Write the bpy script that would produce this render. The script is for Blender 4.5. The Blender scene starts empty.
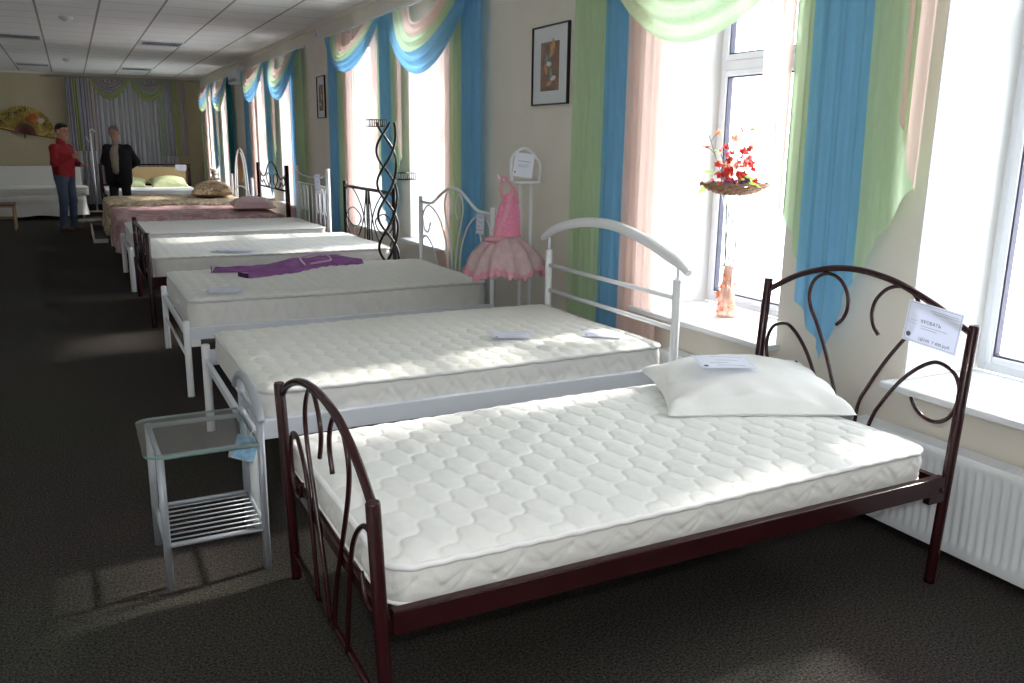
import bpy, math, random
import numpy as np
from mathutils import Matrix, Vector

random.seed(7); rng = np.random.default_rng(7)
SC = bpy.context.scene
COL = SC.collection
PI = math.pi
sin, cos = math.sin, math.cos
V = lambda *a: np.array(a, float)

# ------------------------------------------------------------------ camera
F_PX, PITCH, YAW, ROLL, CAM_H = 845.0, 0.2288, 0.4742, 0.01325, 1.52
cy, sy, cp, sp = cos(YAW), sin(YAW), cos(PITCH), sin(PITCH)
fwd = V(sy*cp, cy*cp, -sp); rt = V(cy, -sy, 0); up = np.cross(rt, fwd)
r2 = cos(ROLL)*rt + sin(ROLL)*up; u2 = -sin(ROLL)*rt + cos(ROLL)*up
cam_data = bpy.data.cameras.new('camera'); cam = bpy.data.objects.new('camera', cam_data)
COL.objects.link(cam)
cam.matrix_world = Matrix(((r2[0], u2[0], -fwd[0], 0), (r2[1], u2[1], -fwd[1], 0), (r2[2], u2[2], -fwd[2], CAM_H), (0, 0, 0, 1)))
cam_data.sensor_fit = 'HORIZONTAL'; cam_data.sensor_width = 36.0
cam_data.lens = F_PX/1024*36.0; cam_data.clip_start = 0.05; cam_data.clip_end = 300
SC.camera = cam

# ------------------------------------------------------------------ world, sun, exposure
SC.view_settings.view_transform = 'Standard'; SC.view_settings.look = 'None'
SC.view_settings.gamma = 1.0; SC.view_settings.use_curve_mapping = False
SC.view_settings.exposure = 1.67
w = bpy.data.worlds.new('sky'); SC.world = w; w.use_nodes = True
bg = w.node_tree.nodes['Background']
bg.inputs['Color'].default_value = (0.93, 0.97, 1.0, 1); bg.inputs['Strength'].default_value = 2.3
sun_d = bpy.data.lights.new('sun', 'SUN'); sun_d.energy = 1.75; sun_d.angle = math.radians(4.0); sun_d.color = (1.0, 0.95, 0.86)
sun = bpy.data.objects.new('sun', sun_d); COL.objects.link(sun); sun.location = (8, 6, 8)
sun.rotation_euler = Vector((-1.0, -0.18, -0.70)).to_track_quat('-Z', 'Y').to_euler()
fl_d = bpy.data.lights.new('camera_flash', 'POINT'); fl_d.energy = 21; fl_d.shadow_soft_size = 0.04
flash = bpy.data.objects.new('camera_flash', fl_d); COL.objects.link(flash); flash.location = (0.0, 0.0, CAM_H+0.14)   # the photographer's fill flash
SC.cycles.max_bounces = 14; SC.cycles.diffuse_bounces = 8; SC.cycles.transparent_max_bounces = 24
SC.cycles.transmission_bounces = 10
SC.cycles.use_denoising = True
SC.cycles.sample_clamp_indirect = 8.0

# ------------------------------------------------------------------ room numbers
WX, WOUT, FRX = 2.93, 3.44, 3.38        # wall face, outside face, window frame face
YB, YF, XL, ZC = 22.4, -6.0, -3.0, 2.98
SILL, HEAD = 0.61, 2.52
PAIRS = [-3.15, 2.58, 8.30, 14.02, 19.75]
OPEN = []
for c in PAIRS:
    OPEN += [(c-0.355-1.07, c-0.355), (c+0.355, c+0.355+1.07)]
for y0, y1 in OPEN:                       # sky portals: only guide the sampling of the sky
    l = bpy.data.lights.new('window_portal', 'AREA'); l.shape = 'RECTANGLE'; l.size = HEAD-SILL; l.size_y = y1-y0
    l.cycles.is_portal = True
    o = bpy.data.objects.new('window_portal', l); COL.objects.link(o)
    o.location = (WOUT+0.04, (y0+y1)/2, (SILL+HEAD)/2); o.rotation_euler = (0, PI/2, 0)

# ------------------------------------------------------------------ materials
MATS = {}
def nt(name):
    m = bpy.data.materials.new(name); m.use_nodes = True
    t = m.node_tree; return m, t, t.nodes, t.links, t.nodes['Principled BSDF']
def mat(name, col, rough=0.6, metal=0.0, var=0.0, scale=8.0, bump=0.0, bscale=60.0, coat=0.0, spec=0.5, trans=0.0):
    if name in MATS: return MATS[name]
    m, t, N, L, b = nt(name)
    b.inputs['Roughness'].default_value = rough; b.inputs['Metallic'].default_value = metal
    b.inputs['Coat Weight'].default_value = coat; b.inputs['Specular IOR Level'].default_value = spec
    b.inputs['Base Color'].default_value = (*col, 1)
    tc = N.new('ShaderNodeTexCoord')
    if var > 0:
        n = N.new('ShaderNodeTexNoise'); n.inputs['Scale'].default_value = scale; n.inputs['Detail'].default_value = 4
        L.new(tc.outputs['Object'], n.inputs['Vector'])
        r = N.new('ShaderNodeValToRGB')
        r.color_ramp.elements[0].position = 0.3; r.color_ramp.elements[1].position = 0.7
        r.color_ramp.elements[0].color = (*[c*(1-var) for c in col], 1)
        r.color_ramp.elements[1].color = (*[min(1, c*(1+var)) for c in col], 1)
        L.new(n.outputs['Fac'], r.inputs['Fac']); L.new(r.outputs['Color'], b.inputs['Base Color'])
    if bump > 0:
        n2 = N.new('ShaderNodeTexNoise'); n2.inputs['Scale'].default_value = bscale; n2.inputs['Detail'].default_value = 3
        L.new(tc.outputs['Object'], n2.inputs['Vector'])
        bp = N.new('ShaderNodeBump'); bp.inputs['Strength'].default_value = bump; bp.inputs['Distance'].default_value = 0.01
        L.new(n2.outputs['Fac'], bp.inputs['Height']); L.new(bp.outputs['Normal'], b.inputs['Normal'])
    if trans > 0:
        out = N['Material Output']; tl = N.new('ShaderNodeBsdfTranslucent'); tl.inputs['Color'].default_value = (*col, 1)
        mx = N.new('ShaderNodeMixShader'); mx.inputs[0].default_value = trans
        L.new(b.outputs[0], mx.inputs[1]); L.new(tl.outputs[0], mx.inputs[2]); L.new(mx.outputs[0], out.inputs['Surface'])
    MATS[name] = m
    return m
def sheer(name, col, clear=0.22, tl=0.5, clearcol=None):
    """thin voile: part lets light straight through, part glows from behind, part is lit from the front"""
    m, t, N, L, b = nt(name); N.remove(b); out = N['Material Output']
    tc = N.new('ShaderNodeTexCoord'); mp = N.new('ShaderNodeMapping'); mp.inputs['Scale'].default_value = (60, 60, 6)
    L.new(tc.outputs['Object'], mp.inputs['Vector'])
    n = N.new('ShaderNodeTexNoise'); n.inputs['Scale'].default_value = 1.0; n.inputs['Detail'].default_value = 2
    L.new(mp.outputs[0], n.inputs['Vector'])
    r = N.new('ShaderNodeValToRGB'); r.color_ramp.elements[0].color = (*[c*0.9 for c in col], 1); r.color_ramp.elements[1].color = (*[min(1, c*1.08) for c in col], 1)
    L.new(n.outputs['Fac'], r.inputs['Fac'])
    d = N.new('ShaderNodeBsdfDiffuse'); q = N.new('ShaderNodeBsdfTranslucent'); tr = N.new('ShaderNodeBsdfTransparent')
    L.new(r.outputs[0], d.inputs[0]); L.new(r.outputs[0], q.inputs[0])
    tr.inputs[0].default_value = (*(clearcol or col), 1)
    a = N.new('ShaderNodeMixShader'); a.inputs[0].default_value = tl
    L.new(d.outputs[0], a.inputs[1]); L.new(q.outputs[0], a.inputs[2])
    c = N.new('ShaderNodeMixShader'); c.inputs[0].default_value = clear
    L.new(a.outputs[0], c.inputs[1]); L.new(tr.outputs[0], c.inputs[2]); L.new(c.outputs[0], out.inputs['Surface'])
    MATS[name] = m; return m
def glass(name, tint=(1, 1, 1), refl=0.06, rough=0.02):
    m, t, N, L, b = nt(name); N.remove(b); out = N['Material Output']
    tr = N.new('ShaderNodeBsdfTransparent'); tr.inputs[0].default_value = (*tint, 1)
    g = N.new('ShaderNodeBsdfGlossy'); g.inputs['Roughness'].default_value = rough
    lw = N.new('ShaderNodeLayerWeight'); lw.inputs[0].default_value = 0.5
    pw = N.new('ShaderNodeMath'); pw.operation = 'POWER'; pw.inputs[1].default_value = 5.0; L.new(lw.outputs['Facing'], pw.inputs[0])
    fr = N.new('ShaderNodeMath'); fr.operation = 'MULTIPLY_ADD'; fr.inputs[1].default_value = 0.6; fr.inputs[2].default_value = refl*0.5; L.new(pw.outputs[0], fr.inputs[0])
    mx = N.new('ShaderNodeMixShader')
    L.new(fr.outputs[0], mx.inputs[0]); L.new(tr.outputs[0], mx.inputs[1]); L.new(g.outputs[0], mx.inputs[2])
    L.new(mx.outputs[0], out.inputs['Surface']); MATS[name] = m; return m

CREAM = mat('cream_plaster', (0.76, 0.72, 0.64), 0.85, var=0.03, scale=3, bump=0.05, bscale=90)
BACKW = mat('ochre_plaster', (0.50, 0.44, 0.30), 0.85, var=0.03, scale=3, bump=0.05, bscale=90)
REVEAL = mat('white_reveal', (0.68, 0.69, 0.68), 0.6)
PVC = mat('white_window_plastic', (0.74, 0.77, 0.82), 0.35)
SILLM = mat('white_sill', (0.74, 0.76, 0.78), 0.3)
GASKET = mat('dark_gasket', (0.05, 0.05, 0.09), 0.5)
PANE = glass('window_glass')
WHITE_METAL = mat('white_enamel_tube', (0.80, 0.82, 0.85), 0.28, coat=0.3)
RAIL_GREY = mat('white_enamel_rail', (0.74, 0.78, 0.85), 0.35)
SILVER = mat('silver_paint', (0.36, 0.39, 0.43), 0.36, metal=0.25)
MAHOG = mat('mahogany_enamel', (0.027, 0.004, 0.006), 0.24, coat=0.1, spec=0.35)
BLACKM = mat('black_enamel', (0.010, 0.008, 0.008), 0.28, coat=0.1, spec=0.4)
FABRIC = mat('mattress_damask', (0.83, 0.84, 0.82), 0.8, var=0.02, scale=25, bump=0.12, bscale=220)
FABRIC2 = mat('mattress_damask_warm', (0.77, 0.775, 0.74), 0.8, var=0.02, scale=25, bump=0.12, bscale=220)
FABSIDE = mat('mattress_border', (0.74, 0.74, 0.72), 0.8, var=0.03, scale=18, bump=0.15, bscale=160)
PIPING = mat('white_piping', (0.88, 0.88, 0.89), 0.6)
GREYPIPE = mat('grey_piping', (0.62, 0.63, 0.64), 0.7)
PILLOWM = mat('pillow_cotton', (0.83, 0.84, 0.83), 0.8, bump=0.1, bscale=140)
PAPER = mat('card_paper', (0.83, 0.86, 0.96), 0.6, trans=0.25)
INK = mat('grey_ink', (0.10, 0.10, 0.14), 0.7)
PALEINK = mat('pale_ink', (0.45, 0.48, 0.56), 0.7)
BLUE = sheer('blue_voile', (0.30, 0.62, 0.90), 0.06, 0.5)
GREEN = sheer('green_voile', (0.64, 0.80, 0.56), 0.06, 0.52)
PINK = sheer('pink_voile', (0.90, 0.71, 0.65), 0.06, 0.44, (0.92, 0.78, 0.74))
TEAL = sheer('teal_voile', (0.05, 0.27, 0.36), 0.10, 0.45)
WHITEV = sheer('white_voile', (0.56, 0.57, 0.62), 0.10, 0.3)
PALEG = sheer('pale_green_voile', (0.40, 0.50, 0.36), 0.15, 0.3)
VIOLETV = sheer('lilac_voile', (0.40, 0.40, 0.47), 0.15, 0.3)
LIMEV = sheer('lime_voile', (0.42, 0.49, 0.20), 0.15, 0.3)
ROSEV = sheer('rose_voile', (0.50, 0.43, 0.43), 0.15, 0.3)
RADW = mat('radiator_enamel', (0.80, 0.83, 0.86), 0.3, coat=0.3)
DARKGAP = mat('dark_gap', (0.05, 0.05, 0.055), 0.8)
SKIN = mat('skin', (0.50, 0.27, 0.19), 0.55)

# carpet
def carpet():
    m, t, N, L, b = nt('brown_carpet'); b.inputs['Roughness'].default_value = 0.95; b.inputs['Specular IOR Level'].default_value = 0.15
    tc = N.new('ShaderNodeTexCoord')
    n = N.new('ShaderNodeTexNoise'); n.inputs['Scale'].default_value = 120; n.inputs['Detail'].default_value = 3; n.inputs['Roughness'].default_value = 0.8
    L.new(tc.outputs['Object'], n.inputs['Vector'])
    n2 = N.new('ShaderNodeTexNoise'); n2.inputs['Scale'].default_value = 1.1; n2.inputs['Detail'].default_value = 5
    L.new(tc.outputs['Object'], n2.inputs['Vector'])
    r = N.new('ShaderNodeValToRGB'); r.color_ramp.elements[0].position = 0.40; r.color_ramp.elements[1].position = 0.64
    r.color_ramp.elements[0].color = (0.010, 0.0094, 0.0088, 1); r.color_ramp.elements[1].color = (0.095, 0.085, 0.074, 1)
    L.new(n.outputs['Fac'], r.inputs['Fac'])
    mx = N.new('ShaderNodeMix'); mx.data_type = 'RGBA'; mx.blend_type = 'MULTIPLY'; mx.inputs['Factor'].default_value = 0.35
    L.new(r.outputs[0], mx.inputs[6]); L.new(n2.outputs['Color'], mx.inputs[7]); L.new(mx.outputs[2], b.inputs['Base Color'])
    bp = N.new('ShaderNodeBump'); bp.inputs['Strength'].default_value = 0.7; bp.inputs['Distance'].default_value = 0.006
    L.new(n.outputs['Fac'], bp.inputs['Height']); L.new(bp.outputs[0], b.inputs['Normal'])
    return m
CARPET = carpet()
def tiles():
    m, t, N, L, b = nt('ceiling_tiles'); b.inputs['Roughness'].default_value = 0.9
    tc = N.new('ShaderNodeTexCoord'); sx = N.new('ShaderNodeSeparateXYZ'); L.new(tc.outputs['Object'], sx.inputs[0])
    def line(sock, off, half):
        a = N.new('ShaderNodeMath'); a.operation = 'ADD'; a.inputs[1].default_value = off; L.new(sock, a.inputs[0])
        d = N.new('ShaderNodeMath'); d.operation = 'DIVIDE'; d.inputs[1].default_value = 0.64; L.new(a.outputs[0], d.inputs[0])
        f = N.new('ShaderNodeMath'); f.operation = 'FRACT'; L.new(d.outputs[0], f.inputs[0])
        s = N.new('ShaderNodeMath'); s.operation = 'SUBTRACT'; s.inputs[1].default_value = 0.5; L.new(f.outputs[0], s.inputs[0])
        q = N.new('ShaderNodeMath'); q.operation = 'ABSOLUTE'; L.new(s.outputs[0], q.inputs[0])
        g = N.new('ShaderNodeMath'); g.operation = 'LESS_THAN'; g.inputs[1].default_value = half/0.64; L.new(q.outputs[0], g.inputs[0])
        return g.outputs[0]
    lx = line(sx.outputs['X'], 0.21+0.32+6.4, 0.013); ly = line(sx.outputs['Y'], 0.12+0.32+64, 0.011)
    n = N.new('ShaderNodeTexNoise'); n.inputs['Scale'].default_value = 160; n.inputs['Detail'].default_value = 2; L.new(tc.outputs['Object'], n.inputs['Vector'])
    r = N.new('ShaderNodeValToRGB'); r.color_ramp.elements[0].color = (0.76, 0.77, 0.77, 1); r.color_ramp.elements[1].color = (0.87, 0.88, 0.88, 1)
    L.new(n.outputs['Fac'], r.inputs['Fac'])
    m1 = N.new('ShaderNodeMix'); m1.data_type = 'RGBA'; L.new(lx, m1.inputs[0]); L.new(r.outputs[0], m1.inputs[6]); m1.inputs[7].default_value = (0.33, 0.31, 0.30, 1)
    m2 = N.new('ShaderNodeMix'); m2.data_type = 'RGBA'; L.new(ly, m2.inputs[0]); L.new(m1.outputs[2], m2.inputs[6]); m2.inputs[7].default_value = (0.50, 0.49, 0.48, 1)
    L.new(m2.outputs[2], b.inputs['Base Color'])
    return m
CEIL = tiles()

# ------------------------------------------------------------------ mesh helpers
ORG = {}
def spline(pts, n=8):
    P = [np.array(p, float) for p in pts]
    P = [2*P[0]-P[1]] + P + [2*P[-1]-P[-2]]
    out = []
    for i in range(1, len(P)-2):
        p0, p1, p2, p3 = P[i-1:i+3]
        for k in range(n):
            t = k/n
            out.append(0.5*((2*p1)+(p2-p0)*t+(2*p0-5*p1+4*p2-p3)*t*t+(3*p1-p0-3*p2+p3)*t**3))
    out.append(P[-2]); return out
class MB:
    def __init__(s): s.v = []; s.f = []; s.sm = []; s.n = 0
    def add(s, v, f, smooth=True):
        v = np.asarray(v, float).reshape(-1, 3); s.v.append(v)
        for q in f: s.f.append([i+s.n for i in q])
        s.sm += [smooth]*len(f); s.n += len(v); return s
    def hexa(s, c, ex, ey, ez):
        c, ex, ey, ez = [np.array(a, float) for a in (c, ex, ey, ez)]
        v = [c+a*ex+b*ey+d*ez for d in (-1, 1) for b in (-1, 1) for a in (-1, 1)]
        f = [(0, 2, 3, 1), (4, 5, 7, 6), (0, 1, 5, 4), (2, 6, 7, 3), (0, 4, 6, 2), (1, 3, 7, 5)]
        if np.dot(np.cross(ex, ey), ez) < 0: f = [q[::-1] for q in f]
        return s.add(v, f, False)
    def box(s, x0, x1, y0, y1, z0, z1):
        return s.hexa(((x0+x1)/2, (y0+y1)/2, (z0+z1)/2), ((x1-x0)/2, 0, 0), (0, (y1-y0)/2, 0), (0, 0, (z1-z0)/2))
    def tube(s, pts, r, n=10, closed=False, sq=None):
        P = np.array(pts, float); m = len(P)
        R = np.full(m, r, float) if np.isscalar(r) else np.array(r, float)
        T = np.zeros_like(P)
        if closed: T = np.roll(P, -1, 0)-np.roll(P, 1, 0)
        else:
            T[1:-1] = P[2:]-P[:-2]; T[0] = P[1]-P[0]; T[-1] = P[-1]-P[-2]
        T /= np.linalg.norm(T, axis=1)[:, None]+1e-12
        a = V(0, 0, 1) if abs(T[0][2]) < 0.9 else V(1, 0, 0)
        U = np.cross(a, T[0]); U /= np.linalg.norm(U)
        v = []; 
        for i in range(m):
            U = U-T[i]*np.dot(U, T[i]); U /= np.linalg.norm(U); W = np.cross(T[i], U)
            for k in range(n):
                t = 2*PI*k/n; v.append(P[i]+R[i]*(cos(t)*U+sin(t)*W))
        f = []
        for i in range(m if closed else m-1):
            j = (i+1) % m
            for k in range(n):
                l = (k+1) % n; f.append((i*n+k, i*n+l, j*n+l, j*n+k))
        s.add(v, f, True)
        if not closed:
            b = s.n-m*n
            s.f.append([b+k for k in range(n)][::-1]); s.f.append([b+(m-1)*n+k for k in range(n)]); s.sm += [False, False]
        return s
    def cyl(s, p0, p1, r, n=16, r1=None): return s.tube([p0, p1], [r, r if r1 is None else r1], n)
    def lathe(s, prof, c, n=24, wob=None):
        v = []; m = len(prof)
        for (r, z) in prof:
            for k in range(n):
                t = 2*PI*k/n; rr = r*(1 if wob is None else wob(t, z)); v.append((c[0]+rr*cos(t), c[1]+rr*sin(t), c[2]+z))
        f = [(i*n+k, i*n+(k+1) % n, (i+1)*n+(k+1) % n, (i+1)*n+k) for i in range(m-1) for k in range(n)]
        return s.add(v, f, True)
    def grid(s, P, cu=False, cv=False, flip=False):
        P = np.asarray(P, float); nu, nv = P.shape[:2]
        f = []
        for i in range(nu if cu else nu-1):
            for j in range(nv if cv else nv-1):
                q = (i*nv+j, ((i+1) % nu)*nv+j, ((i+1) % nu)*nv+(j+1) % nv, i*nv+(j+1) % nv)
                f.append(q[::-1] if flip else q)
        return s.add(P.reshape(-1, 3), f, True)
    def ell(s, c, r, n=16, m=10, rot=None):
        v = []
        for i in range(m+1):
            a = PI*i/m
            for k in range(n):
                t = 2*PI*k/n; p = V(r[0]*sin(a)*cos(t), r[1]*sin(a)*sin(t), r[2]*cos(a))
                v.append(np.array(c)+(p if rot is None else rot @ p))
        f = [(i*n+k, (i+1)*n+k, (i+1)*n+(k+1) % n, i*n+(k+1) % n) for i in range(m) for k in range(n)]
        return s.add(v, f, True)
    def build(s, name, m, parent=None, at=None, bevel=0.0, sub=0):
        o = V(0, 0, 0) if at is None else np.array(at, float)
        if parent is not None: o = ORG[parent.name]
        me = bpy.data.meshes.new(name)
        vv = (np.concatenate(s.v)-o) if s.v else np.zeros((0, 3))
        me.from_pydata(vv.tolist(), [], s.f); me.polygons.foreach_set('use_smooth', s.sm)
        me.materials.append(m); me.update()
        ob = bpy.data.objects.new(name, me); COL.objects.link(ob)
        if parent is not None: ob.parent = parent
        else: ob.location = o
        ORG[ob.name] = o
        if bevel > 0:
            b = ob.modifiers.new('bevel', 'BEVEL'); b.width = bevel; b.segments = 2; b.limit_method = 'ANGLE'; b.angle_limit = 0.7
        return ob
def tag(o, label, cat, group=None):
    o['label'] = label; o['category'] = cat
    if group: o['group'] = group
    return o
def thing(name, label, cat, loc, group=None):
    o = bpy.data.objects.new(name, None); COL.objects.link(o); o.empty_display_size = 0.1
    o.location = loc; ORG[o.name] = np.array(loc, float); return tag(o, label, cat, group)
def struct(o): o['kind'] = 'structure'; return o
def yz(pts, x, n=6, dz=0): return spline([(x, p[0], p[1]+dz) for p in pts], n)

# ------------------------------------------------------------------ setting
m = MB(); m.box(XL, WX, YF, YB, -0.1, 0); struct(m.build('floor', CARPET))
m = MB(); m.box(XL, WX, YF, YB, ZC, ZC+0.1); struct(m.build('ceiling', CEIL))
m = MB(); m.box(XL, WX, YB, YB+0.2, 0, ZC); struct(m.build('wall_back', BACKW))
WALLW = mat('white_plaster', (0.84, 0.83, 0.80), 0.8, var=0.02, scale=3, bump=0.05, bscale=90)
m = MB(); m.box(XL-0.2, XL, 8.0, YB, 0, ZC); m.box(XL-0.2, -1.25, YF, 8.0, 0, ZC); struct(m.build('wall_left_with_bounce_block', WALLW))   # unseen; block beside the camera is added to bounce window light back
m = MB(); m.box(XL, WX, YF-0.2, YF, 0, ZC); struct(m.build('wall_front', CREAM))
m = MB()
edges = [YF-0.2] + [e for p in OPEN for e in p] + [YB+0.2]
for i in range(0, len(edges), 2): m.box(WX, WOUT, edges[i], edges[i+1], 0, ZC)
for y0, y1 in OPEN:
    m.box(WX, WOUT, y0, y1, 0, SILL-0.03); m.box(WX, WOUT, y0, y1, HEAD, ZC)
struct(m.build('wall_right', CREAM))
m = MB(); m.box(WX-0.012, WX, YF, YB, 0, 0.07); struct(m.build('baseboard_right', mat('brown_baseboard', (0.10, 0.075, 0.06), 0.5), bevel=0.003))
m = MB(); m.box(XL, WX-0.012, YB-0.012, YB, 0, 0.07); struct(m.build('baseboard_back', MATS['brown_baseboard'], bevel=0.003))
m = MB(); m.box(WX-0.03, WX, YF, YB, ZC-0.05, ZC); m.box(XL, WX-0.03, YB-0.03, YB, ZC-0.05, ZC); struct(m.build('trim_1', CREAM))
for i, (y0, y1) in enumerate(OPEN):
    wn = bpy.data.objects.new('window_%d' % (i+1), None); COL.objects.link(wn); wn.location = (FRX, (y0+y1)/2, SILL); ORG[wn.name] = V(FRX, (y0+y1)/2, SILL); struct(wn)
    m = MB()                                            # plastered reveal lining
    m.box(WX+0.002, FRX, y0-0.001, y0+0.006, SILL, HEAD); m.box(WX+0.002, FRX, y1-0.006, y1+0.001, SILL, HEAD); m.box(WX+0.002, FRX, y0+0.006, y1-0.006, HEAD-0.006, HEAD+0.001)
    m.build('reveal', REVEAL, wn)
    m = MB(); m.box(WX, FRX, y0+0.007, y1-0.007, SILL-0.03, SILL); m.box(2.83, WX, y0-0.03, y1+0.03, SILL-0.03, SILL)
    m.build('window_sill', SILLM, wn, bevel=0.006)
    a, b, z0, z1, zt0, zt1 = y0+0.008, y1-0.008, SILL+0.001, HEAD-0.008, 1.945, 2.0
    m = MB(); fx0, fx1 = FRX, FRX+0.06; w_ = 0.036
    m.box(fx0, fx1, a, a+w_, z0, z1); m.box(fx0, fx1, b-w_, b, z0, z1)
    m.box(fx0, fx1, a+w_, b-w_, z0, z0+w_); m.box(fx0, fx1, a+w_, b-w_, z1-w_, z1); m.box(fx0, fx1, a+w_, b-w_, zt0, zt1)
    m.build('window_frame', PVC, wn, bevel=0.005)
    for k, (q0, q1) in enumerate(((z0+w_, zt0), (zt1, z1-w_))):
        c, d = a+w_, b-w_; s = 0.032; m = MB(); gx0, gx1 = fx0-0.012, fx1-0.012
        m.box(gx0, gx1, c, c+s, q0, q1); m.box(gx0, gx1, d-s, d, q0, q1); m.box(gx0, gx1, c+s, d-s, q0, q0+s); m.box(gx0, gx1, c+s, d-s, q1-s, q1)
        sh = m.build('sash', PVC, wn, bevel=0.006)
        m = MB(); g = 0.008; e, f_, h0, h1 = c+s, d-s, q0+s, q1-s; gx0 = fx0-0.002; gx1 = fx0+0.03
        m.box(gx0, gx1, e, e+g, h0, h1); m.box(gx0, gx1, f_-g, f_, h0, h1); m.box(gx0, gx1, e+g, f_-g, h0, h0+g); m.box(gx0, gx1, e+g, f_-g, h1-g, h1)
        m.build('gasket', GASKET, sh)
        m = MB(); m.box(fx0+0.012, fx0+0.016, e+g, f_-g, h0+g, h1-g); m.build('pane', PANE, sh)
    m = MB(); m.box(FRX-0.030, FRX-0.013, a+0.042, a+0.062, 1.02, 1.10); m.box(FRX-0.045, FRX-0.03, a+0.045, a+0.059, 0.95, 1.09); m.build('window_handle', PVC, wn, bevel=0.003)
# snowy ground outside and a pale low building far off
m = MB(); m.box(WOUT+0.02, 120, -90, 120, -1.2, -1.0); struct(m.build('ground_outside', mat('snow', (0.85, 0.87, 0.9), 0.9)))

# ------------------------------------------------------------------ cards with prices
def text(parent, body, size, o, u, v, n, material=INK, align='LEFT'):
    cu = bpy.data.curves.new('lettering', 'FONT'); cu.body = body; cu.size = size; cu.extrude = 0.0002; cu.align_x = align
    cu.materials.append(material)
    tmp = bpy.data.objects.new('lettering_curve', cu); me = bpy.data.meshes.new_from_object(tmp)
    bpy.data.objects.remove(tmp); me.name = 'lettering'
    ob = bpy.data.objects.new('lettering', me); COL.objects.link(ob); ob.parent = parent
    p = np.array(o)-ORG[parent.name]
    ob.matrix_local = Matrix(((u[0], v[0], n[0], p[0]), (u[1], v[1], n[1], p[1]), (u[2], v[2], n[2], p[2]), (0, 0, 0, 1)))
    return ob
def card(label, tl, u, v, w, h, lines=(), border=True, bend=0.0, texts=(), cat='price card', group=None, name='price_card', logo=True):
    """tl: top-left corner, u: reading direction, v: up. lines = (x0, x1, y, thickness) as fractions"""
    tl, u, v = V(*tl), V(*u), V(*v); u /= np.linalg.norm(u); v -= u*np.dot(u, v); v /= np.linalg.norm(v); n = np.cross(u, v)
    def P(a, b, d=0.0): return tl+u*a*w-v*b*h+n*(d+bend*sin(PI*a)*1.0)
    c = P(0.5, 0.5)
    nu = 10; m = MB()
    top = np.array([[P(i/nu, j/2, 0.0006) for j in range(3)] for i in range(nu+1)]); bot = np.array([[P(i/nu, j/2, 0) for j in range(3)] for i in range(nu+1)])
    m.grid(top, flip=True); m.grid(bot)
    ring = lambda G: list(G[:, 0])+list(G[-1, 1:])+list(G[::-1, -1][1:])+list(G[0, ::-1][1:-1])
    m.grid(np.array([ring(top), ring(bot)]), cv=True)
    o = m.build(name, PAPER, at=c); tag(o, label, cat, group)
    m = MB(); e = 0.00075
    def bar(x0, x1, y, t):
        k = 6
        m.grid(np.array([[P(x0+(x1-x0)*i/k, y-t/2, e+0.0002), P(x0+(x1-x0)*i/k, y+t/2, e+0.0002)] for i in range(k+1)]), flip=True)
    def vbar(x, y0, y1, t): m.grid(np.array([[P(x-t/2, y0, e), P(x-t/2, y1, e)], [P(x+t/2, y0, e), P(x+t/2, y1, e)]]), flip=True)
    if border:
        bar(0.03, 0.97, 0.04, 0.012); bar(0.03, 0.97, 0.96, 0.012); vbar(0.03, 0.04, 0.96, 0.008); vbar(0.97, 0.04, 0.96, 0.008)
    for l in lines: bar(*l)
    if m.n: m.build('printed_lines', PALEINK, o)
    if logo:
        m = MB(); cc = (0.10, 0.82)
        ring_ = [P(cc[0]+0.045*cos(t), cc[1]+0.045*w/h*sin(t), e+0.0004) for t in np.linspace(0, 2*PI, 13)[:-1]]
        m.add(ring_, [tuple(range(12))[::-1]], False); m.build('round_emblem', INK, o)
    for (body, size, a, b, mt) in texts: text(o, body, size, P(a, b, e+0.0006), u, v, n, mt)
    return o

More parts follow.
